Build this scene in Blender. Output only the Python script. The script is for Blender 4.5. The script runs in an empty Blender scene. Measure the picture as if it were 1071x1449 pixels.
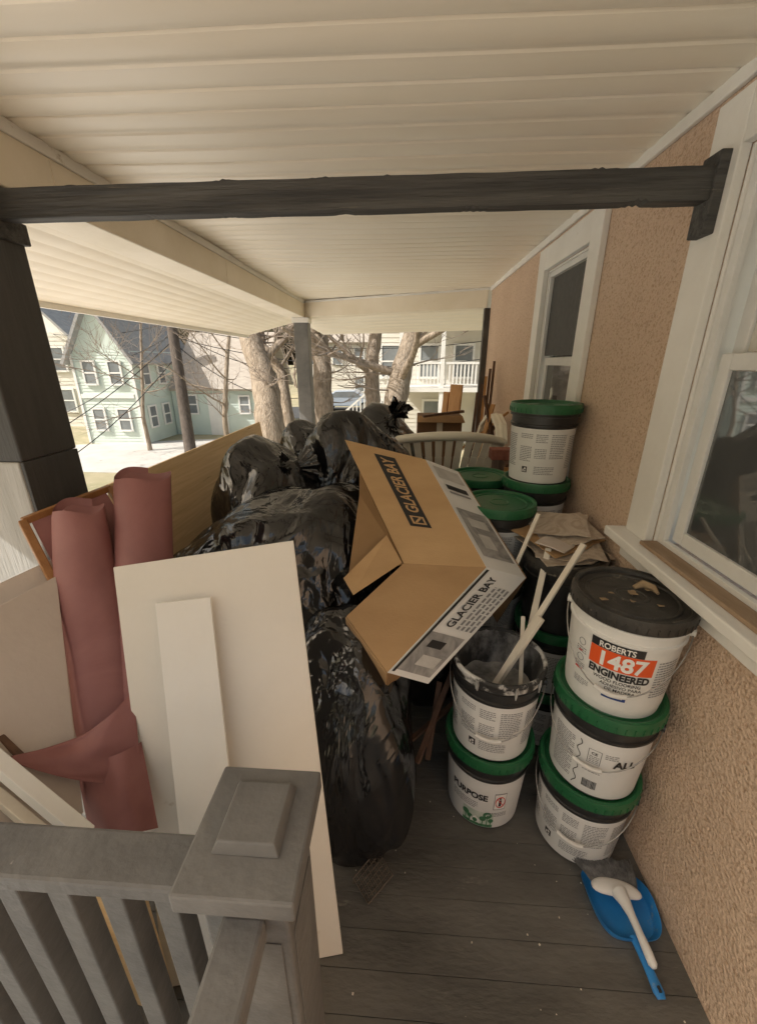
import bpy, bmesh, math, random
from mathutils import Vector, Matrix, noise, Euler
R = math.radians
PI = math.pi
rnd = random.Random(7)
scene = bpy.context.scene
col = scene.collection
V = Vector

# ---------------------------------------------------------------- camera
CAMH = 1.6
FP = 580.0
pit = math.atan(213.5/FP)
psi = math.atan((37.5/FP)/math.sqrt(1+(213.5/FP)**2))
cR = V((math.cos(psi), math.sin(psi), 0))
fh = V((-math.sin(psi), math.cos(psi), 0))
cF = fh*math.cos(pit) - V((0, 0, 1))*math.sin(pit)
cU = fh*math.sin(pit) + V((0, 0, 1))*math.cos(pit)
CP = V((0, 0, CAMH))
def ray(u, v): return cR*((u-535.5)/FP) + cF + cU*((724.5-v)/FP)
def P(u, v, t):
    return CP + ray(u, v)*t
def PP(u, v, a, b, c):
    n = (b-a).cross(c-a); d = ray(u, v)
    return CP + d*((a-CP).dot(n)/d.dot(n))
cam = bpy.data.cameras.new('camera')
cam.sensor_fit = 'HORIZONTAL'; cam.sensor_width = 36; cam.lens = 36*FP/1071
cam.clip_start = 0.02; cam.clip_end = 2000
co = bpy.data.objects.new('camera', cam); col.objects.link(co)
mm = Matrix((cR, cU, -cF)).transposed().to_4x4(); mm.translation = CP
co.matrix_world = mm
scene.camera = co
scene.view_settings.view_transform = 'Standard'
scene.view_settings.look = 'None'
scene.view_settings.exposure = 0

# ---------------------------------------------------------------- light
sunv = V((-0.92, -0.40, 0)) ; EL = R(44)
w = bpy.data.worlds.new('World'); scene.world = w; w.use_nodes = True
nt = w.node_tree; bg = nt.nodes['Background']
sky = nt.nodes.new('ShaderNodeTexSky'); sky.sky_type = 'NISHITA'; sky.sun_disc = False
sky.sun_elevation = EL; sky.sun_rotation = math.atan2(sunv.x, sunv.y)
sky.dust_density = 8.0; sky.ozone_density = 2.2; sky.air_density = 2.0
nt.links.new(sky.outputs[0], bg.inputs[0]); bg.inputs[1].default_value = 0.15
sd = bpy.data.lights.new('sun', 'SUN'); sd.energy = 5; sd.angle = R(0.5); sd.color = (1, .97, .915)
so = bpy.data.objects.new('sun', sd); col.objects.link(so)
dirv = sunv.normalized()*math.cos(EL) + V((0, 0, math.sin(EL)))
so.rotation_euler = (-dirv).to_track_quat('-Z', 'Y').to_euler()
so.location = (-20, -15, 25)

# ---------------------------------------------------------------- materials
def M(name, c1, c2=None, scale=4, rough=.6, bump=0, bscale=60, metal=0, spec=.5, stretch=(1, 1, 1), dirt=None, dscale=9, dth=.6, rvar=0, bdist=.01, dist=0, lo=.35, hi=.65, coat=0):
    m = bpy.data.materials.new(name); m.use_nodes = True
    n = m.node_tree.nodes; l = m.node_tree.links
    b = n['Principled BSDF']
    b.inputs['Roughness'].default_value = rough; b.inputs['Metallic'].default_value = metal
    b.inputs['Specular IOR Level'].default_value = spec
    if coat: b.inputs['Coat Weight'].default_value = coat
    tc = n.new('ShaderNodeTexCoord'); mp = n.new('ShaderNodeMapping')
    mp.inputs['Scale'].default_value = stretch
    l.new(tc.outputs['Object'], mp.inputs[0])
    nz = n.new('ShaderNodeTexNoise'); nz.inputs['Scale'].default_value = scale; nz.inputs['Detail'].default_value = 7
    nz.inputs['Distortion'].default_value = dist
    nz.inputs['Roughness'].default_value = .62
    l.new(mp.outputs[0], nz.inputs['Vector'])
    rp = n.new('ShaderNodeValToRGB')
    rp.color_ramp.elements[0].position = lo; rp.color_ramp.elements[1].position = hi
    rp.color_ramp.elements[0].color = (*c1, 1); rp.color_ramp.elements[1].color = (*(c2 or c1), 1)
    l.new(nz.outputs['Fac'], rp.inputs[0])
    out = rp.outputs[0]
    if dirt:
        nd = n.new('ShaderNodeTexNoise'); nd.inputs['Scale'].default_value = dscale; nd.inputs['Detail'].default_value = 9
        nd.inputs['Roughness'].default_value = .7
        l.new(mp.outputs[0], nd.inputs['Vector'])
        r2 = n.new('ShaderNodeValToRGB'); r2.color_ramp.elements[0].position = dth; r2.color_ramp.elements[1].position = dth+.07
        l.new(nd.outputs['Fac'], r2.inputs[0])
        mx = n.new('ShaderNodeMix'); mx.data_type = 'RGBA'
        l.new(r2.outputs[0], mx.inputs[0]); l.new(out, mx.inputs[6]); mx.inputs[7].default_value = (*dirt, 1)
        out = mx.outputs[2]
    l.new(out, b.inputs['Base Color'])
    if rvar:
        mr = n.new('ShaderNodeMapRange'); mr.inputs[3].default_value = rough-rvar; mr.inputs[4].default_value = rough+rvar
        l.new(nz.outputs['Fac'], mr.inputs[0]); l.new(mr.outputs[0], b.inputs['Roughness'])
    if bump:
        nb = n.new('ShaderNodeTexNoise'); nb.inputs['Scale'].default_value = bscale; nb.inputs['Detail'].default_value = 6
        nb.inputs['Distortion'].default_value = dist
        l.new(mp.outputs[0], nb.inputs['Vector'])
        bp = n.new('ShaderNodeBump'); bp.inputs['Strength'].default_value = bump; bp.inputs['Distance'].default_value = bdist
        l.new(nb.outputs['Fac'], bp.inputs['Height']); l.new(bp.outputs[0], b.inputs['Normal'])
    return m

m_ceil = M('cream_vinyl', (.92, .855, .735), (.88, .80, .66), 1.6, .36, .05, 14, stretch=(.4, 2, 1), dirt=(.76, .66, .51), dscale=2.2, dth=.66)
m_beam = M('cream_painted_beam', (.88, .805, .68), (.79, .71, .57), 2.2, .55, .1, 30, dirt=(.48, .41, .32), dscale=3, dth=.66)
m_dark = M('charcoal_weathered_paint', (.03, .03, .031), (.095, .092, .087), 7, .62, 1.0, 22, stretch=(.25, 5, 5), dirt=(.26, .22, .17), dscale=5, dth=.62, bdist=.009)
m_post = M('charcoal_post_paint', (.05, .049, .049), (.08, .078, .075), 3, .55, .3, 30, stretch=(4, 4, .4), dirt=(.2, .18, .16), dscale=14, dth=.72)
m_postsun = M('sunlit_post_paint', (.46, .45, .43), (.37, .36, .335), 3, .6, .3, 30, stretch=(4, 4, .4), dirt=(.2, .18, .16), dscale=12, dth=.68)  # post paint lightened, sunlight on the lower part put into the colour
m_rail = M('grey_rail_paint', (.125, .123, .122), (.195, .192, .187), 5, .5, .35, 40, stretch=(1, 1, 1), dirt=(.40, .38, .35), dscale=22, dth=.68, rvar=.1)
m_floor = M('grey_floor_paint', (.085, .080, .071), (.152, .145, .129), 3.5, .46, .35, 45, stretch=(.6, 1.6, 1), dirt=(.26, .24, .21), dscale=10, dth=.64, rvar=.14)
m_trim = M('white_trim_paint', (.84, .825, .79), (.76, .74, .70), 3, .5, .2, 40, dirt=(.44, .38, .31), dscale=5, dth=.65)
m_vinylw = M('white_sash_vinyl', (.78, .775, .76), (.68, .675, .655), 5, .4, dirt=(.44, .41, .37), dscale=8, dth=.68)
m_card = M('brown_cardboard', (.56, .37, .19), (.49, .315, .155), 3, .8, .12, 80, stretch=(1, 1, 4), dirt=(.36, .22, .10), dscale=6, dth=.7)
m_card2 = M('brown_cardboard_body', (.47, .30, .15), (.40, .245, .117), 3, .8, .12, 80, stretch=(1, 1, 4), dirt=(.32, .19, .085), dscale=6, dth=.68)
m_cardin = M('shaded_inner_cardboard', (.36, .22, .11), (.29, .175, .08), 3, .85, .1, 80)  # darker brown, the shade inside the carton put into the colour
m_cardshade = M('shaded_cardboard', (.22, .125, .065), (.155, .085, .043), 4, .85, .1, 60)  # cardboard darkened to put the shade behind the chair into its colour
m_paper = M('rose_rosin_paper', (.315, .134, .127), (.25, .10, .096), 4, .6, .2, 6, dist=.8, bdist=.010)
m_dry = M('white_drywall_paper', (.81, .78, .725), (.765, .73, .665), 2, .8, .1, 60, dirt=(.62, .56, .48), dscale=6, dth=.66)
m_dry2 = M('bright_drywall_paper', (.88, .87, .835), (.84, .82, .775), 2, .75, .1, 60, dirt=(.68, .63, .56), dscale=6, dth=.68)
m_dryg = M('grey_drywall_back', (.64, .57, .51), (.56, .49, .435), 2, .85, .1, 60, dirt=(.44, .37, .32), dscale=5, dth=.66)
m_ply = M('plywood', (.68, .48, .25), (.80, .59, .34), 5, .65, .15, 30, stretch=(1, .35, 7), dirt=(.44, .27, .12), dscale=4, dth=.62, dist=1.4)
m_orange = M('orange_wood', (.44, .21, .065), (.52, .275, .105), 8, .5, .1, 40, stretch=(6, 6, 1))
m_frame = M('brown_orange_frame_wood', (.27, .12, .04), (.34, .16, .055), 8, .45, .1, 40, stretch=(6, 6, 1))
m_brown = M('dark_brown_wood', (.08, .042, .025), (.145, .077, .046), 6, .65, .2, 40, stretch=(4, 4, .7))
m_ledge = M('worn_brown_ledge', (.26, .17, .10), (.38, .27, .18), 6, .6, .3, 40, stretch=(4, .6, 4), dirt=(.55, .50, .43), dscale=9, dth=.62)
m_pailblk = M('black_pail_plastic', (.016, .016, .017), (.035, .035, .035), 6, .35, .1, 50, dirt=(.30, .29, .28), dscale=13, dth=.67)
m_pailw = M('white_pail_plastic', (.81, .805, .78), (.73, .725, .70), 4, .4, .05, 40, dirt=(.46, .44, .40), dscale=9, dth=.69)
m_label = M('white_pail_label', (.80, .80, .785), (.72, .72, .705), 4, .42, dirt=(.48, .47, .45), dscale=10, dth=.68)
m_green = M('green_lid_plastic', (.015, .115, .043), (.023, .15, .058), 4, .38, .1, 40, dirt=(.22, .25, .20), dscale=11, dth=.64)
m_lidblk = M('dirty_black_lid', (.026, .024, .022), (.06, .055, .048), 9, .5, .5, 28, dirt=(.20, .175, .14), dscale=16, dth=.60)
m_comp = M('dried_compound', (.46, .45, .43), (.12, .12, .12), 12, .8, .8, 30)
m_smear = M('compound_smear', (.62, .61, .59), (.03, .03, .03), 13, .7, .8, 40, lo=.41, hi=.50)
m_innerp = M('pail_inside', (.04, .04, .04), (.46, .45, .44), 8, .6, .4, 30, stretch=(1, 1, .6), lo=.43, hi=.64)
m_ink = M('black_ink', (.02, .02, .022), None, 5, .5)
m_greyink = M('grey_ink', (.22, .22, .23), (.30, .30, .31), 30, .6)
m_orink = M('orange_red_ink', (.80, .105, .02), None, 5, .45)
m_redink = M('red_ink', (.6, .04, .03), None, 5, .5)
m_blueink = M('blue_ink', (.015, .05, .22), None, 5, .5)
m_greenink = M('green_ink', (.03, .14, .06), (.08, .25, .12), 60, .5)
m_whiteink = M('white_ink', (.84, .83, .80), None, 5, .5)
m_wire = M('bare_wire', (.45, .44, .42), (.3, .29, .27), 30, .4, metal=.8)
m_gripw = M('white_grip', (.75, .74, .71), (.65, .63, .6), 9, .45)
m_blue = M('blue_plastic', (.02, .19, .52), (.03, .24, .60), 6, .38, .05, 60, dirt=(.22, .30, .40), dscale=20, dth=.64)
m_brush = M('white_brush_plastic', (.75, .74, .72), (.66, .655, .63), 7, .4, dirt=(.45, .43, .41), dscale=14, dth=.68)
m_brist = M('grey_bristle', (.10, .10, .105), (.22, .22, .22), 60, .8)
m_chair = M('cream_resin', (.90, .85, .73), (.82, .77, .64), 5, .45, dirt=(.56, .51, .42), dscale=9, dth=.70)
m_stick = M('pale_trim_wood', (.80, .74, .64), (.70, .63, .52), 8, .6, .15, 50, dirt=(.50, .45, .38), dscale=14, dth=.67)
m_tile = M('worn_patterned_board', (.54, .46, .375), (.42, .34, .265), 9, .75, .06, 40, dist=3.5, lo=.42, hi=.58, dirt=(.30, .22, .16), dscale=14, dth=.66)
m_brick = M('red_brick', (.28, .10, .07), (.38, .15, .10), 20, .85, .4, 60)
m_rust = M('dark_wire', (.085, .068, .055), (.16, .13, .10), 40, .5, metal=.3)
m_alu = M('dark_aluminium', (.05, .045, .042), (.08, .075, .07), 8, .45)

def bag_mat():
    m = bpy.data.materials.new('black_plastic_film'); m.use_nodes = True
    n = m.node_tree.nodes; l = m.node_tree.links; b = n['Principled BSDF']
    b.inputs['Base Color'].default_value = (.010, .010, .011, 1)
    b.inputs['Roughness'].default_value = .15; b.inputs['Specular IOR Level'].default_value = .85
    tc = n.new('ShaderNodeTexCoord'); mp = n.new('ShaderNodeMapping'); mp.inputs['Scale'].default_value = (1.35, 1.35, .45)
    l.new(tc.outputs['Object'], mp.inputs[0])
    wn = n.new('ShaderNodeTexNoise'); wn.inputs['Scale'].default_value = 1.9; wn.inputs['Detail'].default_value = 1.2
    l.new(mp.outputs[0], wn.inputs['Vector'])
    ad = n.new('ShaderNodeVectorMath'); ad.operation = 'MULTIPLY_ADD'; ad.inputs[1].default_value = (.7, .7, .7)
    l.new(wn.outputs['Color'], ad.inputs[0]); l.new(mp.outputs[0], ad.inputs[2])
    hs = []
    for sc, am in ((3.0, 1.0), (7.5, .31), (19, .085), (42, .02)):
        q = n.new('ShaderNodeTexNoise'); q.inputs['Scale'].default_value = sc; q.inputs['Detail'].default_value = .4; q.inputs['Distortion'].default_value = .3
        l.new(ad.outputs[0], q.inputs['Vector'])
        s = n.new('ShaderNodeMath'); s.operation = 'SUBTRACT'; s.inputs[1].default_value = .5; l.new(q.outputs['Fac'], s.inputs[0])
        sq = n.new('ShaderNodeMath'); sq.operation = 'MULTIPLY_ADD'; l.new(s.outputs[0], sq.inputs[0]); l.new(s.outputs[0], sq.inputs[1]); sq.inputs[2].default_value = .0002
        a = n.new('ShaderNodeMath'); a.operation = 'SQRT'; l.new(sq.outputs[0], a.inputs[0])
        k = n.new('ShaderNodeMath'); k.operation = 'MULTIPLY'; k.inputs[1].default_value = -am; l.new(a.outputs[0], k.inputs[0])
        hs.append(k)
    s1 = n.new('ShaderNodeMath'); l.new(hs[0].outputs[0], s1.inputs[0]); l.new(hs[1].outputs[0], s1.inputs[1])
    s2 = n.new('ShaderNodeMath'); l.new(s1.outputs[0], s2.inputs[0]); l.new(hs[2].outputs[0], s2.inputs[1])
    s3 = n.new('ShaderNodeMath'); l.new(s2.outputs[0], s3.inputs[0]); l.new(hs[3].outputs[0], s3.inputs[1])
    bp = n.new('ShaderNodeBump'); bp.inputs['Strength'].default_value = .8; bp.inputs['Distance'].default_value = .10
    l.new(s3.outputs[0], bp.inputs['Height']); l.new(bp.outputs[0], b.inputs['Normal'])
    return m
m_bag = bag_mat()

def glass_mat(name, base, rough=.03):
    m = M(name, base, tuple(c*1.5 for c in base), 1.3, rough, .015, 3, spec=1.0)
    m.node_tree.nodes['Principled BSDF'].inputs['IOR'].default_value = 1.8
    return m
m_glass = glass_mat('dark_window_glass', (.07, .074, .076))
m_shade = glass_mat('shade_behind_glass', (.46, .44, .39), .06)
m_screen = M('window_screen', (.05, .051, .051), (.07, .07, .07), 30, .6)

def stucco():
    m = M('tan_stucco', (.70, .53, .40), (.635, .465, .345), 1.1, .9, 0, 1, dirt=(.47, .31, .21), dscale=9, dth=.69)
    n = m.node_tree.nodes; l = m.node_tree.links; b = n['Principled BSDF']
    tc = n.new('ShaderNodeTexCoord')
    n1 = n.new('ShaderNodeTexNoise'); n1.inputs['Scale'].default_value = 120; n1.inputs['Detail'].default_value = 5
    n2 = n.new('ShaderNodeTexVoronoi'); n2.inputs['Scale'].default_value = 110
    n3 = n.new('ShaderNodeTexNoise'); n3.inputs['Scale'].default_value = 9; n3.inputs['Detail'].default_value = 3
    for q in (n1, n2, n3): l.new(tc.outputs['Object'], q.inputs['Vector'])
    rp = n.new('ShaderNodeValToRGB'); rp.color_ramp.elements[0].position = .33; rp.color_ramp.elements[1].position = .50
    rp.color_ramp.elements[0].color = (.74, .67, .61, 1); rp.color_ramp.elements[1].color = (1, 1, 1, 1)
    l.new(n1.outputs['Fac'], rp.inputs[0])
    mx = n.new('ShaderNodeMix'); mx.data_type = 'RGBA'; mx.blend_type = 'MULTIPLY'; mx.inputs[0].default_value = 1
    src = b.inputs['Base Color'].links[0].from_socket
    l.new(src, mx.inputs[6]); l.new(rp.outputs[0], mx.inputs[7]); l.new(mx.outputs[2], b.inputs['Base Color'])
    a = n.new('ShaderNodeMath'); a.operation = 'MULTIPLY_ADD'; a.inputs[1].default_value = .8
    l.new(n2.outputs['Distance'], a.inputs[0]); l.new(n1.outputs['Fac'], a.inputs[2])
    a2 = n.new('ShaderNodeMath'); a2.operation = 'MULTIPLY_ADD'; a2.inputs[1].default_value = .8
    l.new(n3.outputs['Fac'], a2.inputs[0]); l.new(a.outputs[0], a2.inputs[2])
    bp = n.new('ShaderNodeBump'); bp.inputs['Strength'].default_value = .75; bp.inputs['Distance'].default_value = .008
    l.new(a2.outputs[0], bp.inputs['Height']); l.new(bp.outputs[0], b.inputs['Normal'])
    return m
m_stucco = stucco()

m_mint = M('mint_siding', (.65, .735, .68), (.59, .675, .62), 1, .7, .25, 1)
m_cream = M('cream_siding', (.75, .72, .65), (.67, .64, .57), 1, .7)
m_white = M('white_house_paint', (.84, .83, .80), (.78, .77, .74), 2, .6)
m_shin = M('grey_shingles', (.30, .30, .30), (.39, .385, .38), 3, .85, .4, 30, stretch=(1, 1, 3))
m_shinb = M('beige_shingles', (.48, .43, .37), (.40, .35, .30), 3, .85, .4, 30, stretch=(1, 1, 3))
m_hglass = M('house_window_glass', (.16, .175, .185), (.26, .28, .29), 1, .1)
m_bark = M('grey_brown_bark', (.22, .17, .12), (.44, .36, .28), 5, .9, .9, 16, stretch=(3, 3, .5), bdist=.05)
m_twig = M('twig_bark', (.24, .19, .15), (.34, .28, .23), 4, .9)
m_pole = M('weathered_pole_wood', (.07, .055, .045), (.13, .105, .088), 4, .9, .4, 20, stretch=(4, 4, .4))
m_cable = M('black_cable', (.03, .03, .03), None, 4, .6)
m_lawn = M('dry_lawn', (.40, .345, .225), (.30, .275, .16), .6, .95, .5, 9, dirt=(.46, .39, .27), dscale=1.5, dth=.54)
m_conc = M('pale_concrete', (.73, .71, .675), (.67, .65, .615), .8, .85, .2, 12, dirt=(.56, .545, .51), dscale=2, dth=.66)
m_drive = M('worn_concrete_drive', (.58, .56, .52), (.48, .46, .43), 1.2, .85, .2, 12, dirt=(.32, .305, .28), dscale=1.4, dth=.60)
m_asph = M('asphalt', (.06, .06, .06), (.085, .085, .083), 2, .9, .3, 40)
m_carp = M('pale_blue_car_paint', (.42, .48, .56), None, 2, .25, coat=.5)
m_tyre = M('tyre_rubber', (.02, .02, .02), None, 2, .8)

# ---------------------------------------------------------------- mesh builder
def tagp(o, label=None, cat=None, group=None, kind=None):
    if label: o['label'] = label
    if cat: o['category'] = cat
    if group: o['group'] = group
    if kind: o['kind'] = kind
    return o
def empty(name, loc, label, cat, group=None, rz=0, rot=None):
    o = bpy.data.objects.new(name, None); col.objects.link(o)
    o.location = loc
    o.rotation_euler = rot if rot else (0, 0, rz)
    o.empty_display_size = .05
    return tagp(o, label, cat, group)
def chain_loc(p):
    s = V((0, 0, 0))
    while p is not None:
        s += V(p.location); p = p.parent
    return s
class MB:
    def __init__(s): s.v = []; s.f = []
    def add(s, vs, fs):
        o = len(s.v); s.v += [V(p) for p in vs]; s.f += [tuple(i+o for i in f) for f in fs]; return s
    def box(s, x0, x1, y0, y1, z0, z1):
        return s.add([(x0,y0,z0),(x1,y0,z0),(x1,y1,z0),(x0,y1,z0),(x0,y0,z1),(x1,y0,z1),(x1,y1,z1),(x0,y1,z1)],
              [(0,3,2,1),(4,5,6,7),(0,1,5,4),(1,2,6,5),(2,3,7,6),(3,0,4,7)])
    def bar(s, p0, p1, wd, ht, up=(0, 0, 1), w1=None, h1=None):
        p0 = V(p0); p1 = V(p1); d = (p1-p0).normalized()
        x = d.cross(V(up))
        if x.length < 1e-4: x = d.cross(V((0, 1, 0)))
        x.normalize(); z = x.cross(d).normalized()
        vs = []
        for p, a, b in ((p0, wd, ht), (p1, w1 or wd, h1 or ht)):
            for i, j in ((-1,-1),(1,-1),(1,1),(-1,1)): vs.append(p + x*(i*a/2) + z*(j*b/2))
        return s.add(vs, [(0,3,2,1),(4,5,6,7),(0,1,5,4),(1,2,6,5),(2,3,7,6),(3,0,4,7)])
    def tube(s, pts, r, n=8):
        pts = [V(p) for p in pts]; k = len(pts)
        rs = r if isinstance(r, (list, tuple)) else [r]*k
        vs = []; fs = []; prev = None
        for i, p in enumerate(pts):
            d = (pts[min(i+1, k-1)] - pts[max(i-1, 0)]).normalized()
            if prev is None:
                x = d.cross(V((0, 0, 1)))
                if x.length < .05: x = d.cross(V((0, 1, 0)))
            else: x = prev - d*prev.dot(d)
            x.normalize(); prev = x; y = d.cross(x)
            for q in range(n):
                a = 2*PI*q/n; vs.append(p + (x*math.cos(a) + y*math.sin(a))*rs[i])
        for i in range(k-1):
            for q in range(n):
                fs.append((i*n+q, i*n+(q+1)%n, (i+1)*n+(q+1)%n, (i+1)*n+q))
        fs.append(tuple(range(n))[::-1]); fs.append(tuple((k-1)*n+q for q in range(n)))
        return s.add(vs, fs)
    def lathe(s, prof, n=64, c=(0, 0, 0)):
        c = V(c); vs = []; fs = []
        for r, z in prof:
            for q in range(n):
                a = 2*PI*q/n; vs.append(c + V((r*math.cos(a), r*math.sin(a), z)))
        for i in range(len(prof)-1):
            for q in range(n): fs.append((i*n+q, i*n+(q+1)%n, (i+1)*n+(q+1)%n, (i+1)*n+q))
        return s.add(vs, fs)
    def slab(s, q, th):
        q = [V(p) for p in q]
        nrm = (q[1]-q[0]).cross(q[3]-q[0]).normalized()*th
        n = len(q)
        vs = q + [p+nrm for p in q]
        fs = [tuple(range(n)), tuple(range(2*n-1, n-1, -1))] + [(i, (i+1) % n, n+(i+1) % n, n+i) for i in range(n)]
        return s.add(vs, fs)
    def quad(s, q): return s.add(q, [tuple(range(len(q)))])
    def build(s, name, mat, parent=None, smooth=0, bevel=0, local=False, label=None, recalc=True):
        me = bpy.data.meshes.new(name)
        vs = s.v
        off = V((0, 0, 0)); loc = V((0, 0, 0))
        if not local:
            if parent is not None: off = chain_loc(parent)
            else:
                xs = [p.x for p in vs]; ys = [p.y for p in vs]; zs = [p.z for p in vs]
                off = V(((min(xs)+max(xs))/2, (min(ys)+max(ys))/2, min(zs))); loc = off
        me.from_pydata([tuple(p-off) for p in vs], [], s.f)
        if recalc:
            bm = bmesh.new(); bm.from_mesh(me); bmesh.ops.recalc_face_normals(bm, faces=bm.faces); bm.to_mesh(me); bm.free()
        me.materials.append(mat)
        if smooth:
            me.polygons.foreach_set('use_smooth', [True]*len(me.polygons))
            me.set_sharp_from_angle(angle=R(smooth))
        o = bpy.data.objects.new(name, me); col.objects.link(o)
        o.location = loc
        if parent is not None: o.parent = parent
        if bevel:
            b = o.modifiers.new('Bevel', 'BEVEL'); b.width = bevel; b.segments = 2; b.limit_method = 'ANGLE'; b.angle_limit = R(40)
        if label: o['label'] = label
        return o
def boxmb(*a): return MB().box(*a)
def text2d(sx, size, bold=0, align='CENTER'):
    cu = bpy.data.curves.new('tmp', 'FONT'); cu.body = sx; cu.size = size; cu.offset = bold; cu.align_x = align; cu.resolution_u = 3
    o = bpy.data.objects.new('tmp', cu); col.objects.link(o)
    bpy.context.view_layer.update()
    dg = bpy.context.evaluated_depsgraph_get()
    me = bpy.data.meshes.new_from_object(o.evaluated_get(dg))
    vs = [(v.co.x, v.co.y) for v in me.vertices]; fs = [tuple(p.vertices) for p in me.polygons]
    bpy.data.objects.remove(o); bpy.data.curves.remove(cu); bpy.data.meshes.remove(me)
    return vs, fs

# ================================================================ SETTING: porch
WX = 0.82; CZ = 2.27; BX = -1.2
YF_L = 5.32; YF_R = 4.48; Y0 = -0.40; YB = -2.8  # roof ends early, wall and floor run on past it, to bring light in
def yfar(x): return YF_L + (YF_R-YF_L)*(x-BX)/(WX-BX)

mb = MB()
y = YB; pw = .088
while y < 5.3:
    x1 = WX
    if y+pw > YF_R: x1 = BX + (y+pw-YF_L)/(YF_R-YF_L)*(WX-BX)
    if x1 > -1.3:
        dz = rnd.uniform(-.0010, 0)
        mb.box(-1.42, x1, y, y+pw-.0013, -.03, dz)
    y += pw
tagp(mb.build('floor', m_floor, bevel=.0008), 'worn dark grey painted plank porch floor', 'floor', kind='structure')
mb = boxmb(-1.40, WX, YB, 4.4, -1.8, -.035)
tagp(mb.build('foundation', m_conc), 'porch foundation under the plank floor', 'foundation', kind='structure')
mb = MB(); r6 = random.Random(21)
for k in range(38):
    x = r6.uniform(-.15, .78); y = r6.uniform(.45, 1.15) ; s = r6.choice((.001, .0015, .002, .003)) * r6.uniform(.7, 1.3)
    a0 = r6.uniform(0, 3); c = V((x, y, .0012))
    mb.slab([c+V((s*math.cos(a0+q)*r6.uniform(.5, 1.3), s*math.sin(a0+q), 0)) for q in (0, 1.5, 3.1, 4.6)], .0012)
tagp(mb.build('debris', m_stick), 'small pale crumbs scattered over the bare floor', 'debris', kind='stuff')

mb = MB(); prof = []
y = Y0; pitch = .104; k = 0
while y < 5.4:
    sag = .005*math.sin(y*5.1) + .004*math.sin(y*2.3+1)
    g = .014 if k % 3 == 0 else .007
    for f, z in ((0, g), (.05, g), (.10, g*.35), (.22, .0008), (.5, -.0035), (.8, .0), (.93, g*.5)):
        prof.append((y+f*pitch, CZ+z+sag))
    y += pitch; k += 1
nx = 9; vs = []; fs = []
for i in range(nx):
    x = BX-.02 + (WX+.02-BX)*i/(nx-1)
    for yy, z in prof:
        wv = .008*noise.noise(V((x*1.3, yy*1.6, 0)))
        yy2 = min(yy, yfar(x)+.05)
        vs.append((x, yy2, z+wv))
n = len(prof)
for i in range(nx-1):
    for j in range(n-1): fs.append((i*n+j, i*n+j+1, (i+1)*n+j+1, (i+1)*n+j))
mb.add(vs, fs)
tagp(mb.build('ceiling', m_ceil, smooth=30), 'cream beaded porch ceiling', 'ceiling', kind='structure')
mb = MB().add([(-1.38, Y0, 2.34), (WX+.1, Y0, 2.34), (WX+.1, YF_R+.2, 2.34), (-1.38, YF_L+.2, 2.34), (-1.38, Y0, 2.40), (WX+.1, Y0, 2.40), (WX+.1, YF_R+.2, 2.40), (-1.38, YF_L+.2, 2.40)],
     [(0,3,2,1),(4,5,6,7),(0,1,5,4),(1,2,6,5),(2,3,7,6),(3,0,4,7)])
tagp(mb.build('roof', m_shin), 'porch roof deck over the ceiling', 'roof', kind='structure')

mb = MB(); prof = []
for k in range(9):
    f0 = k/9
    for f, dz in ((0, .005), (.06, .005), (.16, 0), (.94, 0)):
        q = f0+f/9
        prof.append((-1.40-.75*q, 2.115-.18*q+dz))
prof.append((-2.15, 1.935)); prof.append((-2.15, 2.06))
vs = []; fs = []
for yy in (Y0, 1.5, 3.5, 6.0):
    for x, z in prof: vs.append((x, yy, z))
n = len(prof)
for i in range(3):
    for j in range(n-1): fs.append((i*n+j, i*n+j+1, (i+1)*n+j+1, (i+1)*n+j))
mb.add(vs, fs)
t = empty('eave', (-1.8, 2, 1.93), 'cream grooved eave sloping outward beyond the left porch beam', 'eave')
mb.build('soffit', m_ceil, t, smooth=30)
boxmb(-2.175, -2.152, Y0, 6.0, 1.90, 2.10).build('fascia', m_trim, t)
mb = MB(); vs = []; fs = []
a0 = V((BX-.2, YF_L+.30, 2.10)); b0 = V((WX, YF_R+.32, 2.10)); dn = V((.38, .92, 0)).normalized()
prof = []
for k in range(6):
    for f, dz in ((0, .004), (.07, .004), (.2, 0), (.93, 0)): prof.append((k+f, dz))
for q, dz in prof:
    off = dn*(q*.11) + V((0, 0, -q*.025+dz)); vs += [a0+off, b0+off]
for i in range(len(prof)-1): fs.append((2*i, 2*i+1, 2*i+3, 2*i+2))
t = empty('eave', ((a0+b0)/2), 'cream grooved eave beyond the far end beam', 'eave')
MB().add(vs, fs).build('soffit', m_ceil, t, smooth=30)

t = empty('porch_beam', (-1.3, 2.2, 2.08), 'long cream boxed beam running along the open left side', 'beam')
boxmb(-1.40, BX, Y0, YF_L+.1, 2.088, CZ+.03).build('beam_casing', m_beam, t, bevel=.006)
boxmb(BX-.0, BX+.012, Y0, YF_L-.02, 2.235, CZ+.004).build('moulding', m_trim, t, bevel=.003)
for yy in (1.62, 3.05): boxmb(BX-.19, BX+.0025, yy, yy+.004, 2.0865, 2.235).build('joint_cover', m_beam, t)
t = empty('porch_beam', (-.2, 4.9, 2.09), 'cream boxed beam across the far end of the porch', 'beam')
MB().bar((BX+.005, YF_L+.09, 2.175), (WX-.003, YF_R+.09, 2.175), .17, .17).build('beam_casing', m_beam, t, bevel=.006)
MB().bar((BX+.005, YF_L-.005, 2.256), (WX-.003, YF_R-.005, 2.256), .02, .02).build('moulding', m_trim, t, bevel=.003)

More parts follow.
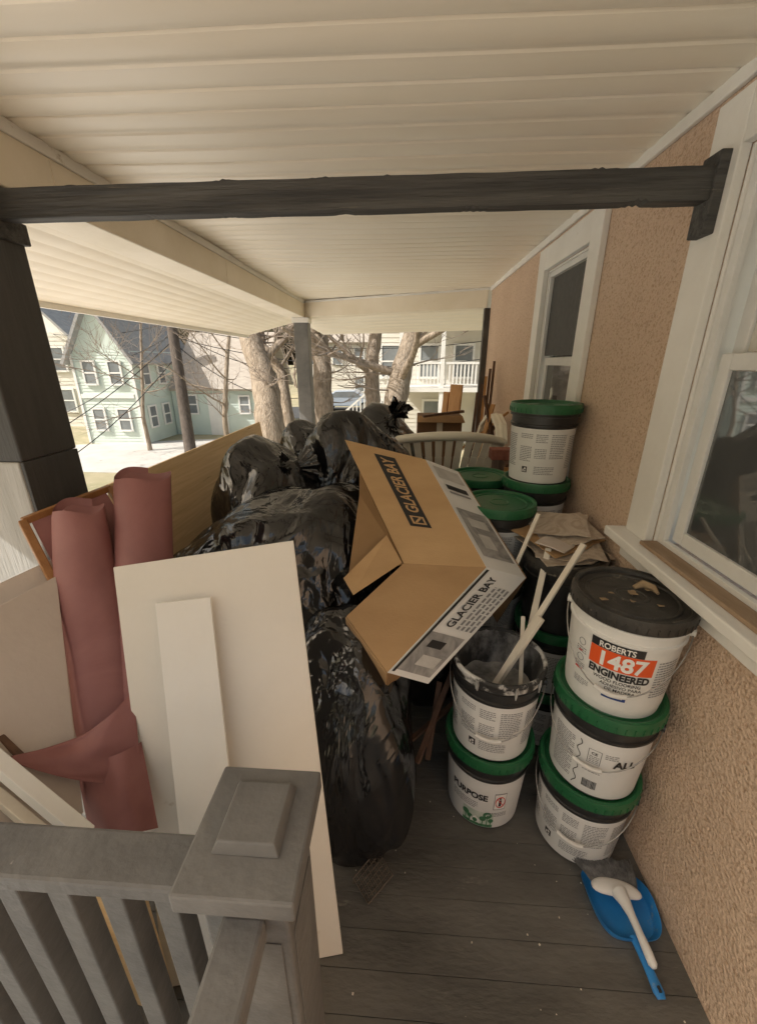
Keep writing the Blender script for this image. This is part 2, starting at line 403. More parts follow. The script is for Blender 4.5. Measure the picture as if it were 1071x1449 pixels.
t = empty('cross_beam', (-.2, 1.34, 1.99), 'rough charcoal timber bar spanning the porch overhead', 'beam')
mb = MB(); vs = []; fs = []; N = 220
for i in range(N+1):
    x = -1.23 + (0.785+1.23)*i/N
    for (dy, z) in ((-.024, 1.988), (.024, 1.988), (.024, 2.062), (-.024, 2.062)):
        q = V((x*6, dy*30, z*30))
        chip = max(0, noise.noise(V((x*11, 3, 7)))-.12)*.034*abs(noise.noise(V((x*60, 1, 2)))) if z > 2.03 else max(0, noise.noise(V((x*9, 8, 2)))-.1)*.022*abs(noise.noise(V((x*55, 4, 2))))
        vs.append((x, 1.365-.03*i/N+dy+.0022*noise.noise(q), z + .0014*noise.noise(q*1.7+V((5, 0, 0)))+chip))
for i in range(N):
    for q in range(4): fs.append((i*4+q, i*4+(q+1) % 4, (i+1)*4+(q+1) % 4, (i+1)*4+q))
fs.append((0, 1, 2, 3)); fs.append(tuple(N*4+q for q in (3, 2, 1, 0)))
mb.add(vs, fs).build('bar', m_dark, t, bevel=.0015)
MB().bar((.792, 1.335, 1.912), (.792, 1.335, 2.092), .052, .070, up=(0, 1, 0)).build('bracket', m_dark, t, bevel=.004)
for x in (-1.12, .70):
    for z in (2.01, 2.05): MB().tube([(x, 1.336+(.03 if x < 0 else 0)-.0, z), (x, 1.345, z)], .004, 8).build('nail', m_rust, t)

t = empty('porch_post', (-1.31, 1.315, 0), 'square porch post at the left edge, charcoal, with sunlight painted pale below', 'post')
boxmb(-1.42, BX, 1.20, 1.43, 1.30, 2.087).build('shaft', m_post, t, bevel=.006)
boxmb(-1.423, BX-.012, 1.196, 1.434, 0, 1.2985).build('sunlit_base', m_postsun, t, bevel=.006, label='lower post with sunlight painted in pale grey')
boxmb(BX-.0115, BX+.001, 1.20, 1.43, 0, 1.2985).build('shaded_side', m_post, t, bevel=.002)  # thin dark sheet keeps the porch side out of the painted sunlight
boxmb(-1.435, BX+.012, 1.188, 1.442, 1.94, 2.0).build('collar', m_dark, t, bevel=.004)
t = empty('porch_post', (-1.3, YF_L-.0, 0), 'grey square porch post under the far left corner', 'post')
boxmb(-1.33, -1.16, YF_L-.06, YF_L+.10, 0, 2.087).build('shaft', m_rail, t, bevel=.006)
boxmb(-1.345, -1.145, YF_L-.075, YF_L+.115, 2.03, 2.086).build('collar', m_trim, t, bevel=.004)

house = empty('house', (WX+.08, 1.8, 0), 'tan stucco house wall with white trimmed windows along the right side', 'house')
mb = MB()
W1 = (.22, 1.275); W2 = (2.14, 2.76); ZS = 1.045; ZT = 2.09
def wallbox(y0, y1, z0, z1): mb.box(WX, WX+.16, y0, y1, z0, z1)
wallbox(YB, W1[0], -1.8, 2.4); wallbox(W1[1], W2[0], -1.8, 2.4); wallbox(W2[1], YF_R, -1.8, 2.4)
for a in (W1, W2): wallbox(a[0], a[1], -1.8, ZS); wallbox(a[0], a[1], ZT, 2.4)
mb.build('wall', m_stucco, house)
boxmb(WX-.018, WX-.001, Y0, YF_R, 2.235, CZ+.004).build('moulding', m_trim, house, bevel=.004)
boxmb(WX-.055, WX+.02, YF_R+.002, YF_R+.07, 0, 2.088).build('corner_board', m_alu, house, bevel=.004)
def window(a, label, near):
    y0, y1 = a; cw = .12
    wz = MB()
    wz.box(WX-.028, WX-.001, y1, y1+cw, ZS-.0, ZT+cw)
    wz.box(WX-.028, WX-.001, y0-cw, y0, ZS-.0, ZT+cw)
    wz.box(WX-.027, WX-.001, y0+.001, y1-.001, ZT, ZT+cw)
    wz.box(WX-.002, WX+.10, y1-.012, y1-.001, ZS, ZT-.001)
    wz.box(WX-.002, WX+.10, y0+.001, y0+.012, ZS, ZT-.001)
    wz.box(WX-.002, WX+.10, y0+.013, y1-.013, ZT-.012, ZT-.001)
    win = wz.build('window', m_trim, house, bevel=.003, label=label)
    boxmb(WX-.085, WX+.10, y0-cw-.03, y1+cw+.03, ZS-.034, ZS-.001).build('sill', m_trim, win, bevel=.005)
    if near: boxmb(WX-.050, WX+.0035, y0+.001, y1-.0125, ZS-.0006, ZS+.012).build('ledge', m_ledge, win, bevel=.003, label='worn brown wood ledge')
    boxmb(WX-.032, WX-.001, y0-cw, y1+cw, ZS-.10, ZS-.036).build('apron', m_trim, win, bevel=.004)
    zm = 1.60; fw = .042
    st = MB()
    st.box(WX+.004, WX+.022, y1-.04, y1-.0125, ZS, ZT-.013); st.box(WX+.004, WX+.022, y0+.0125, y0+.04, ZS, ZT-.013)
    st.box(WX+.004, WX+.022, y0+.041, y1-.041, ZT-.04, ZT-.013); st.box(WX+.004, WX+.022, y0+.041, y1-.041, ZS, ZS+.025)
    st.build('storm_frame', m_vinylw, win, bevel=.002)
    for (z0, z1, x) in ((ZS+.027, zm+.02, WX+.028), (zm-.02, ZT-.042, WX+.052)):
        sm = MB()
        sm.box(x, x+.022, y1-.041-fw, y1-.043, z0, z1); sm.box(x, x+.022, y0+.043, y0+.041+fw, z0, z1)
        sm.box(x, x+.022, y0+.042+fw, y1-.042-fw, z0, z0+fw); sm.box(x, x+.022, y0+.042+fw, y1-.042-fw, z1-fw, z1)
        sm.build('sash', m_vinylw, win, bevel=.003)
        up = z0 > 1.4
        gm = m_glass if not (near and up) else m_shade
        boxmb(x+.009, x+.013, y0+.043+fw, y1-.043-fw, z0+fw+.001, z1-fw-.001).build('pane', gm, win)
    if not near:
        boxmb(WX+.0235, WX+.0255, y0+.041, y1-.041, zm+.03, ZT-.041).build('insect_screen', m_screen, win)
window(W1, 'large near window with a pale shade behind its upper sash', True)
window(W2, 'narrow farther window with a dark upper screen', False)

nw = empty('newel_post', (-.21, .40, 0), 'grey newel post with a stepped square cap in the foreground', 'newel post')
boxmb(-.272, -.148, .335, .465, 0, .912).build('shaft', m_rail, nw, bevel=.005)
boxmb(-.258, -.162, .333, .3348, .10, .80).build('panel_moulding', m_rail, nw, bevel=.0008)
boxmb(-.1478, -.146, .35, .45, .10, .80).build('panel_moulding', m_rail, nw, bevel=.0008)
boxmb(-.283, -.137, .324, .476, .885, .912).build('neck_moulding', m_rail, nw, bevel=.003)
boxmb(-.293, -.127, .308, .492, .913, .95).build('cap', m_rail, nw, bevel=.004)
mb = MB().add([(-.258,.358,.9505),(-.160,.358,.9505),(-.160,.462,.9505),(-.258,.462,.9505),(-.25,.366,.968),(-.168,.366,.968),(-.168,.454,.968),(-.25,.454,.968)],
     [(0,3,2,1),(4,5,6,7),(0,1,5,4),(1,2,6,5),(2,3,7,6),(3,0,4,7)])
mb.build('cap_block', m_rail, nw, bevel=.002)
rl = empty('porch_railing', (-.76, .375, 0), 'grey porch railing with square balusters at lower left', 'railing')
boxmb(-1.30, -.273, .338, .414, .868, .900).build('top_rail', m_rail, rl, bevel=.006)
boxmb(-1.30, -.273, .352, .398, .09, .13).build('bottom_rail', m_rail, rl, bevel=.004)
x = -.345
while x > -1.28:
    boxmb(x-.018, x+.018, .357, .393, .131, .8675).build('baluster', m_rail, rl, bevel=.003); x -= .085
rl = empty('stair_railing', (-.21, -.1, 0), 'short grey handrail running back from the newel post toward the viewer', 'railing')
MB().bar((-.21, .334, .845), (-.21, -.6, .845), .062, .045).build('top_rail', m_rail, rl, bevel=.006)
MB().bar((-.21, .334, .11), (-.21, -.6, .11), .045, .04).build('bottom_rail', m_rail, rl, bevel=.004)
yy = .24
while yy > -.6:
    boxmb(-.228, -.192, yy-.018, yy+.018, .131, .822).build('baluster', m_rail, rl, bevel=.003); yy -= .1

# ================================================================ BUCKETS
RB, RT = .129, .147
def rf(Hh): return lambda z: RB + (RT-RB)*z/Hh
def cyl(rfn, x, z, off):
    r0 = .14; ph = -PI/2 + x/r0; r = rfn(z)+off
    return V((r*math.cos(ph), r*math.sin(ph), z))
def crect(mb, rfn, x0, x1, z0, z1, off, shear=0):
    n = max(1, int(abs(x1-x0)/.008)); vs = []
    for i in range(n+1):
        x = x0+(x1-x0)*i/n
        vs += [cyl(rfn, x, z0, off), cyl(rfn, x, z1, off)]
    mb.add(vs, [(2*i, 2*i+2, 2*i+3, 2*i+1) for i in range(n)])
def ctext(mb, rfn, sx, size, x, z, off=.0022, bold=0, align='CENTER', xs=1, width=None):
    v2, f2 = text2d(sx, size, bold, align)
    if width:
        ww = max(a for a, b in v2)-min(a for a, b in v2); xs = width/ww
    mb.add([cyl(rfn, x+a*xs, z+b, off) for a, b in v2], f2)
def cprint(lab, rfn, x0, x1, z1, rows, dz, off=.0018, th=.45):
    mb = MB()
    for r in range(rows):
        z = z1 - r*dz; x = x0; end = x1 - (rnd.random()*.3*(x1-x0) if r % 4 == 3 else 0)
        while x < end:
            wl = rnd.uniform(.004, .012)
            crect(mb, rfn, x, min(x+wl, end), z-dz*th, z, off); x += wl+.002
    mb.build('fine_print', m_greyink, lab, local=True)
def icon(lab, rfn, x, z, s):
    mb = MB(); crect(mb, rfn, x-s, x+s, z-s*1.1, z+s*1.1, .0016); mb.build('symbol', m_ink, lab, local=True)
    mb = MB()
    crect(mb, rfn, x-s*.7, x-s*.25, z-s*.8, z+s*.1, .0024); crect(mb, rfn, x+s*.05, x+s*.6, z-s*.8, z-s*.35, .0024); crect(mb, rfn, x-s*.1, x+s*.6, z-s*.05, z+s*.7, .0024)
    mb.build('symbol_mark', m_whiteink, lab, local=True)
def lettering(lab, rfn, mat, *a, **k):
    mb = MB(); ctext(mb, rfn, *a, **k); mb.build('lettering', mat, lab, local=True)
def patch(lab, rfn, name, mat, *a):
    mb = MB(); crect(mb, rfn, *a); mb.build(name, mat, lab, local=True)
def disc(mb, rfn, x, z, rx, rz_, off, n=16):
    mb.add([cyl(rfn, x+rx*math.cos(2*PI*k/n), z+rz_*math.sin(2*PI*k/n), off) for k in range(n)], [tuple(range(n))])
def bucket(x, y, z, Hh, style, label, lid=True, bail=0, rz=None, tilt=(0, 0), group='five gallon pails stacked on the porch'):
    if rz is None: rz = math.atan2(-x, y) * 1.0
    root = empty('bucket', (x, y, z), label, 'bucket', group, rot=(tilt[0], tilt[1], rz))
    fr = rf(Hh); wh = style == 'roberts'
    body = [(0.001, .004), (RB-.012, .003), (RB-.006, 0), (RB-.001, .004)]
    zz = .74*Hh
    body += [(fr(.02), .02), (fr(zz), zz), (fr(zz)+.006, zz+.003), (fr(zz)+.006, zz+.010), (fr(zz)+.001, zz+.013),
             (fr(zz)+.001, Hh*.86), (fr(Hh)+.005, Hh*.865), (fr(Hh)+.005, Hh*.885), (fr(Hh)+.001, Hh*.89), (fr(Hh), Hh-.014),
             (fr(Hh)+.005, Hh-.012), (fr(Hh)+.006, Hh-.003), (fr(Hh)+.003, Hh)]
    if not lid:
        body += [(fr(Hh)-.003, Hh), (fr(Hh)-.005, Hh-.004), (fr(.25*Hh)-.004, .25*Hh)]
    pail = MB().lathe(body, 72).build('pail', m_pailw if wh else m_pailblk, root, smooth=35, local=True)
    if not lid:
        MB().lathe([(fr(Hh)-.0056, Hh-.006), (fr(.5*Hh)-.0052, .5*Hh)], 72).build('residue', m_innerp, pail, smooth=40, local=True)
        sm = MB().lathe([(fr(Hh)-.0058, Hh-.02), (fr(Hh)-.0062, Hh-.002), (fr(Hh)-.001, Hh+.0022), (fr(Hh)+.0045, Hh+.001), (fr(Hh)+.0075, Hh-.004), (fr(Hh)+.0068, Hh-.013), (fr(Hh)+.0022, Hh-.016), (fr(Hh)+.002, Hh-.034)], 96)
        for p in sm.v:
            q = noise.noise(V((p.x*30, p.y*30, p.z*40)))
            d = V((p.x, p.y, 0)).normalized(); p.xyz = p + V((0, 0, .0015))*q + d*.0012*abs(q)
        sm.build('rim_smear', m_smear, pail, smooth=60, local=True)
        mb = MB(); prof = [(.001, .55*Hh), (.04, .56*Hh), (.09, .54*Hh), (fr(.55*Hh)-.0045, .58*Hh)]
        mb.lathe(prof, 48)
        for p in mb.v: p.z += .02*noise.noise(V((p.x*16, p.y*16, 1)))
        mb.build('dried_compound', m_comp, root, smooth=60, local=True)
        for k in range(14):
            a = rnd.uniform(0, 2*PI); r = fr(Hh)+.0065
            hgt = rnd.uniform(.008, .05)
            c = V((r*math.cos(a), r*math.sin(a), Hh-hgt*.5-.004))
            MB().tube([c+V((0, 0, hgt/2)), c, c-V((0, 0, hgt/2))], [.004, .005, .002], 6).build('splatter', m_comp, pail, smooth=60, local=True)
    lm = MB(); z0 = .012; z1 = .725*Hh
    if wh: z0, z1 = .03, .70*Hh
    if style == 'plain': z1 = .5*Hh
    lm.lathe([(fr(z0)+.001, z0), (fr(z1)+.001, z1)], 72)
    lab = lm.build('label', m_pailw if wh else (m_pailblk if style == 'plain' else m_label), root, smooth=60, local=True)
    if lid:
        c = fr(Hh)
        lp = [(c+.003, Hh-.034), (c+.009, Hh-.033), (c+.010, Hh-.006), (c+.0075, Hh+.006), (c-.001, Hh+.007), (c-.007, Hh+.003), (c-.009, Hh-.006),
              (c-.025, Hh-.006), (c-.028, Hh-.002), (c-.034, Hh-.002), (c-.037, Hh-.006), (.045, Hh-.006), (.042, Hh-.003), (.036, Hh-.003), (.033, Hh-.006), (.001, Hh-.006)]
        lo = MB().lathe(lp, 80)
        for k in range(40):
            a = 2*PI*k/40; d2 = V((math.cos(a), math.sin(a), 0)); tt = V((-d2.y, d2.x, 0))
            lo.bar(d2*(c+.0098)+V((0, 0, Hh-.031)), d2*(c+.0105)+V((0, 0, Hh-.012)), .003, .003, up=tuple(tt))
        lo.build('lid', m_lidblk if wh or style == 'plain' else m_green, root, smooth=30, local=True)
    if bail:
        ze = .80*Hh; re = fr(ze)+.012
        for sgn in (-1, 1):
            MB().tube([(sgn*(re-.014), 0, ze), (sgn*(re+.004), 0, ze)], .013, 14).build('handle_ear', m_pailw if wh else m_pailblk, root, smooth=40, local=True)
        pts = []
        for k in range(25):
            a = -PI + PI*k/24
            sn = abs(math.sin(a))
            pts.append((re*math.cos(a), -(re+.004)*sn, ze - bail*sn**1.3))
        bo = MB().tube(pts, .0019, 8).build('handle', m_wire, root, smooth=60, local=True)
        MB().tube(pts[10:15], .007, 10).build('grip', m_gripw, bo, smooth=60, local=True)
    L = lambda *a, **k: lettering(lab, fr, m_ink, *a, **k)
    FPn = lambda *a: cprint(lab, fr, *a)
    if style == 'roberts':
        patch(lab, fr, 'colour_band', m_orink, -.070, .090, .478*Hh, .655*Hh, .002)
        patch(lab, fr, 'name_band', m_ink, -.070, .058, .657*Hh, .735*Hh, .0022)
        lettering(lab, fr, m_whiteink, '1487', .064, .010, .500*Hh, .0034, .0020, width=.112); lettering(lab, fr, m_whiteink, 'ROBERTS', .026, -.006, .668*Hh, .0034, .0006, width=.085)
        L('ENGINEERED', .032, .010, .400*Hh, .0028, .0014, width=.152)
        L('WOOD FLOORING', .015, .010, .352*Hh, .0026, .0002, width=.12)
        L('ADHESIVO PARA', .014, .022, .310*Hh, .0026, .0001); L('DE MADERA', .014, .022, .270*Hh, .0026, .0001)
        patch(lab, fr, 'badge', m_blueink, -.02, .042, .185*Hh, .250*Hh, .002)
        patch(lab, fr, 'badge_mark', m_whiteink, -.012, .033, .210*Hh, .230*Hh, .003)
        for (xx, zz2) in ((-.098, .60), (-.098, .44)):
            g = MB()
            pts = [cyl(fr, xx+.011*math.cos(a), zz2*Hh+.011*math.sin(a), .002) for a in [2*PI*q/20 for q in range(21)]]
            g.tube(pts, .0009, 5); g.build('seal', m_greyink, lab, local=True)
        patch(lab, fr, 'red_mark', m_redink, -.112, -.086, .315*Hh, .335*Hh, .002); patch(lab, fr, 'red_mark', m_redink, -.106, -.094, .50*Hh, .512*Hh, .002)
        FPn(-.115, -.080, .545*Hh, 3, .007); FPn(-.115, -.080, .385*Hh, 3, .006); FPn(-.11, -.06, .24*Hh, 4, .006)
        FPn(.10, .17, .62*Hh, 14, .009)
    elif style == 'all':
        L('ALL', .038, .098, .46*Hh, .0024, .0014)
        pts = [cyl(fr, -.03+.006*math.sin(q*.9), (.66-.022*q)*Hh, .002) for q in range(27)]
        MB().tube(pts, .0012, 5).build('wavy_line', m_ink, lab, smooth=60, local=True)
        pts = [cyl(fr, a, b*Hh, .002) for a, b in ((-.004, .44), (.03, .44), (.03, .605), (-.004, .605), (-.004, .44))]
        MB().tube(pts, .0007, 4).build('box_outline', m_ink, lab, local=True)
        L('CE', .014, .012, .55*Hh, .0024, .0003)
        FPn(.0, .026, .53*Hh, 4, .007)
        FPn(-.12, -.045, .64*Hh, 22, .0078); FPn(.04, .075, .60*Hh, 3, .007); FPn(-.012, .04, .40*Hh, 4, .007)
        g = MB(); xx = -.005
        while xx < .035:
            ww = rnd.choice((.0009, .0016, .0024)); crect(g, fr, xx, xx+ww, .12*Hh, .22*Hh, .002); xx += ww+.0014
        g.build('barcode', m_ink, lab, local=True)
    elif style == 'purpose':
        L('PURPOSE', .040, -.045, .455*Hh, .0024, .0016, width=.135)
        FPn(-.11, -.01, .40*Hh, 4, .009); FPn(.03, .10, .28*Hh, 3, .008)
        patch(lab, fr, 'picture_sky', M('pale_green_print', (.46, .56, .47), (.66, .70, .64), 25, .5), -.062, .052, .05*Hh, .27*Hh, .0016)
        g = MB()
        for (a, b, ra) in ((-.050, .19, .013), (-.034, .15, .011), (.014, .17, .012), (.030, .23, .016), (.044, .15, .010), (-.014, .12, .009)):
            disc(g, fr, a, b*Hh, ra, ra*1.1, .0021); crect(g, fr, a-.002, a+.002, .05*Hh, b*Hh, .0020)
        crect(g, fr, -.062, .052, .045*Hh, .085*Hh, .0022)
        g.build('picture_trees', m_greenink, lab, local=True)
        g = MB(); g.add([cyl(fr, a, b*Hh, .0024) for a, b in ((-.03, .075), (.004, .075), (.004, .14), (-.013, .185), (-.03, .14))], [(0, 1, 2, 3, 4)])
        g.build('picture_house', m_whiteink, lab, local=True)
        patch(lab, fr, 'warning_box', m_greyink, .046, .089, .33*Hh, .58*Hh, .002)
        patch(lab, fr, 'warning_ground', m_whiteink, .048, .087, .342*Hh, .568*Hh, .0026)
        g = MB(); disc(g, fr, .0665, .505*Hh, .004, .005, .0031); crect(g, fr, .0625, .0715, .39*Hh, .485*Hh, .0031); g.build('warning_figure', m_ink, lab, local=True)
        g = MB(); g.tube([cyl(fr, .0675+.0165*math.cos(2*PI*k/24), .455*Hh+.0165*math.sin(2*PI*k/24)*1.6, .004) for k in range(25)], .0014, 5)
        g.tube([cyl(fr, .0675-.0115, .455*Hh+.019, .0042), cyl(fr, .0675, .455*Hh, .0042), cyl(fr, .0675+.0115, .455*Hh-.019, .0042)], .0014, 5)
        g.build('prohibition_ring', m_redink, lab, local=True)
    elif style != 'plain':
        FPn(-.105, -.05, .66*Hh, 3, .008); FPn(-.035, .015, .66*Hh, 5, .008); FPn(.03, .10, .66*Hh, 14, .008)
        FPn(-.105, -.05, .50*Hh, 9, .008); FPn(-.035, .015, .48*Hh, 6, .008)
        FPn(-.20, -.13, .64*Hh, 18, .0085); FPn(.12, .20, .64*Hh, 18, .0085)
        icon(lab, fr, -.075 if style == 'text2' else -.055, .20*Hh, .0125)
        FPn(-.03, .06, .25*Hh, 5, .008)
    return root
h3 = .331
bx_, by_ = .652, 1.05
bucket(bx_-.004, by_+.0, 0, h3, 'text2', 'green rimmed white pail at the bottom of the nearest wall stack', bail=.13)
bucket(bx_, by_-.004, h3-.005, h3, 'all', 'green lidded pail with a wavy line and barcode, under the orange labelled pail', bail=.12, rz=math.atan2(-bx_, by_)-.05)
b3 = bucket(bx_+.004, by_, 2*h3-.010, h3, 'roberts', 'white pail with orange label and dirty black lid, topping the nearest wall stack', bail=.17, rz=math.atan2(-bx_, by_)+.02)
m_flake = M('tan_flake', (.40, .29, .17), (.25, .17, .1), 20, .8)
for k in range(9):
    a = rnd.uniform(0, 6.28); r = rnd.uniform(.0, .10); c = V((r*math.cos(a), r*math.sin(a), h3-.003)); s = rnd.uniform(.006, .016)
    MB().slab([c+V((s*math.cos(q), s*.7*math.sin(q), rnd.uniform(0, .004))) for q in (0, 1.4, 2.9, 4.4)], .002).build('dried_flake', m_flake, b3, local=True)
MB().tube([V((.0, .04, h3)), V((.02, .055, h3+.012)), V((.045, .05, h3+.010)), V((.06, .03, h3+.004))], [.006, .012, .010, .004], 8).build('dead_leaf', m_flake, b3, local=True, smooth=60)
h2 = .342
bucket(.336, 1.152, 0, h2, 'purpose', 'green rimmed pail with a green landscape picture under the open pail', bail=0)
bucket(.334, 1.148, h2-.005, h2, 'text', 'open black rimmed pail holding pale trim sticks, bail hanging in front', lid=False, bail=.15)
for i, (x, y, n, hh, nm) in enumerate(((.43, 1.75, 3, .343, 'middle'), (.42, 2.20, 3, .343, 'back'), (.655, 1.985, 4, .358, 'tall'), (.65, 1.50, 3, .30, 'board'))):
    for k in range(n):
        pos = ('bottom', 'second', 'third', 'fourth')[k] if n == 4 else ('bottom', 'middle', 'top')[k]
        what = {'middle': 'green lidded pail behind the printed carton', 'back': 'green lidded pail beside the white chair',
                'tall': 'green lidded pail in the tall stack below the window', 'board': 'black pail under the worn patterned sheets'}[nm]
        bucket(x+rnd.uniform(-.004, .004), y+rnd.uniform(-.004, .004), k*(hh-.005), hh, 'plain' if nm == 'board' and k == 2 else ('text' if k % 2 == 0 else 'text2'), what.replace('black pail', 'black pail' if k == 2 else 'white labelled pail')+', '+pos+' of its stack', bail=0, rz=math.atan2(-x, y)+(0.1 if nm == 'tall' else rnd.uniform(-.4, .4)))

# ================================================================ BAGS
def ridge(v):
    a = noise.noise(v); return 1-2*math.sqrt(a*a+.010)
def bag(c, half, seed, label, sub=6, lean=(0, 0), fold=1, top=.85, slump=None):
    t = empty('garbage_bag', (c[0], c[1], max(0, c[2]-half[2])), label, 'garbage bag', 'black garbage bags piled on the porch')
    bm = bmesh.new(); bmesh.ops.create_icosphere(bm, subdivisions=sub, radius=1)
    sv = V((seed*3.1, seed*1.7, seed*.9))
    for vv in bm.verts:
        n = vv.co.normalized()
        e = .74
        q = V((math.copysign(abs(n.x)**e, n.x), math.copysign(abs(n.y)**e, n.y), math.copysign(abs(n.z)**(.62 if n.z < 0 else top), n.z)))
        q = q*.55+n*.45
        wp = n + V((noise.noise(n*1.4+sv), noise.noise(n*1.4+sv+V((9, 0, 0))), noise.noise(n*1.4+sv+V((0, 9, 0)))))*.5
        r = 1 + .16*noise.noise(n*1.3+sv) + .06*noise.noise(n*2.6+sv)
        r += fold*(.036*ridge(V((wp.x*2.6, wp.y*2.6, wp.z*.9))+sv) + .011*ridge(V((wp.x*6.5, wp.y*6.5, wp.z*2.0))+sv*2) + .003*ridge(V((wp.x*15, wp.y*15, wp.z*6))+sv))
        p = V((q.x*half[0], q.y*half[1], q.z*half[2]))*r
        if slump and p.z > 0:
            p.z *= 1 + slump*p.x/half[0]
        p.x += lean[0]*p.z; p.y += lean[1]*p.z
        p += V(c)
        if p.z < .004: p.z = .004 + .002*noise.noise(p*8)
        vv.co = p - t.location
    me = bpy.data.meshes.new('film'); bm.to_mesh(me); bm.free(); me.materials.append(m_bag)
    me.polygons.foreach_set('use_smooth', [True]*len(me.polygons))
    o = bpy.data.objects.new('film', me); col.objects.link(o); o.parent = t
    return t
def neck(t, b0, b1, r0, seed):
    b0 = V(b0); b1 = V(b1); d = b1-b0; L = d.length; d.normalize()
    x = d.cross(V((0, 1, 0))).normalized(); y = d.cross(x)
    vs = []; fs = []; N = 80
    prof = [(0, 1.0), (.12, .72), (.25, .45), (.36, .26), (.44, .2), (.52, .24), (.66, .42), (.82, .62), (1, .78)]
    for s, r in prof:
        for k in range(N):
            a = 2*PI*k/N
            rr = r0*r*(1+.30*(.25+s*.5)*math.sin(a*6+s*2+seed)+.16*math.sin(a*13+seed*2)*(.5+s*.4))
            vs.append(b0+d*(s*L+.10*L*math.sin(a*3+seed)*s*s)+(x*math.cos(a)+y*math.sin(a))*rr)
    for i in range(len(prof)-1):
        for k in range(N): fs.append((i*N+k, i*N+(k+1) % N, (i+1)*N+(k+1) % N, (i+1)*N+k))
    MB().add(vs, fs).build('gathered_neck', m_bag, t, smooth=80, recalc=False)
bag((-.155, 1.09, .36), (.225, .215, .43), 1.3, 'tall black garbage bag standing on the floor beside the white panel', lean=(-.02, .16))
bag((-.52, 1.60, .54), (.52, .37, .50), 4.2, 'large slack black garbage bag below the carton, behind the white panel', lean=(0, .05), slump=.20, fold=1.2)
t = bag((-.70, 2.04, .64), (.31, .29, .55), 7.7, 'rounded black garbage bag against the plywood sheet, leftmost of the pile', fold=1.1)
t = bag((-.27, 2.32, .70), (.35, .28, .60), 2.9, 'high black garbage bag behind the top of the carton', fold=1.1)
neck(t, (-.50, 2.08, 1.08), (-.62, 1.95, 1.09), .10, 1.1)
t = bag((-.54, 2.62, .66), (.31, .27, .58), 5.5, 'black garbage bag between the leftmost bag and the high bag', sub=5)
t = bag((-.16, 2.94, .66), (.32, .27, .61), 9.1, 'farthest black garbage bag peaking behind the high bag', sub=5)
neck(t, (-.10, 2.86, 1.20), (-.02, 2.78, 1.32), .09, 2.3)
bag((.14, 1.78, .38), (.25, .26, .42), 3.4, 'sagging black garbage bag in the shadow under the carton', sub=5)

# ================================================================ CARTON
A = P(488, 622, 1.84); V1 = P(571, 797, 1.47); V0 = P(688, 803, 1.46)
D = PP(602, 650, A, V1, V0)
G = P(744, 818, 1.55); Hc = PP(648, 667, D, V0, G)
E = P(548, 952, 1.20); Wq = PP(490, 872, V1, V0, E); Fq = PP(606, 968, V0, E, G)
t = empty('cardboard_carton', (E.x, E.y, E.z), 'open brown printed carton tipped over the bags beside the open pail', 'carton')
def bil(q, s, u): return q[0]*(1-s)*(1-u)+q[1]*s*(1-u)+q[2]*s*u+q[3]*(1-s)*u
def surf(q, off=.0022):
    n = (q[1]-q[0]).cross(q[3]-q[0]).normalized()
    c = (q[0]+q[2])/2
    if n.dot(CP-c) < 0: n = -n
    return lambda s, u: bil(q, s, u)+n*off
def front_slab(name, q, mat, th=.004):
    n = (q[1]-q[0]).cross(q[3]-q[0])
    c = (q[0]+q[2])/2
    if n.dot(CP-c) > 0: q = [q[0], q[3], q[2], q[1]]
    return MB().slab(q, th).build(name, mat, t, bevel=.0008)
top = [A, D, V0, V1]
f1 = front_slab('top_panel', top, m_card)
def gq(parent, q, s0, s1, u0, u1, mat, name, off=.0022):
    f = surf(q, off); MB().quad([f(s0, u0), f(s1, u0), f(s1, u1), f(s0, u1)]).build(name, mat, parent, recalc=False)
def gtext(parent, q, txt, size, s, u, es, eu, mat, off=.0035, bold=0, name='lettering', align='LEFT'):
    f = surf(q, off); v2, f2 = text2d(txt, size, bold, align)
    MB().add([f(s+a*es[0]+b*eu[0], u+a*es[1]+b*eu[1]) for a, b in v2], f2).build(name, mat, parent, recalc=False)
def gprint(parent, q, s0, ds, rows, u0, u1, mat=None):
    f = surf(q, .003); mb = MB()
    for r in range(rows):
        u = u1
        while u > u0:
            wl = rnd.uniform(.02, .06); a = max(u0, u-wl)
            s = s0+r*ds
            mb.quad([f(s, a), f(s+ds*.5, a), f(s+ds*.5, u), f(s, u)]); u = a-.012
    mb.build('fine_print', mat or m_greyink, parent, recalc=False)
wd = ((D-A).length+(V0-V1).length)/2; ln = ((V1-A).length+(V0-D).length)/2
gq(f1, top, .32, .58, .08, .72, m_ink, 'banner')
v2, _ = text2d('GLACIER BAY', .06, .0015, 'LEFT'); tw = max(a for a, b in v2)
gtext(f1, top, 'GLACIER BAY', .06, .525, .605, (0, -.50/tw), (-1/wd*1.15, 0), m_card, bold=.0015)
gq(f1, top, .37, .54, .635, .70, m_card, 'logo', .0032)
gq(f1, top, .395, .515, .645, .69, m_ink, 'logo', .0040)
f = surf(top, .0048); MB().quad([f(.40, .688), f(.43, .69), f(.51, .65), f(.48, .646)]).build('logo', m_card, f1, recalc=False)
st = [D, Hc, G, V0]
f2_ = front_slab('printed_side', st, m_label)
m_pic = M('grey_product_print', (.20, .20, .20), (.44, .43, .42), 9, .6, dist=1.5)
m_pic2 = M('pale_product_print', (.60, .59, .57), (.46, .45, .43), 12, .6, dist=1.0)
gq(f2_, st, .12, .88, .05, .18, m_pic2, 'product_picture'); gq(f2_, st, .2, .8, .24, .29, m_ink, 'print_bar'); gq(f2_, st, .2, .8, .31, .33, m_greyink, 'print_bar')
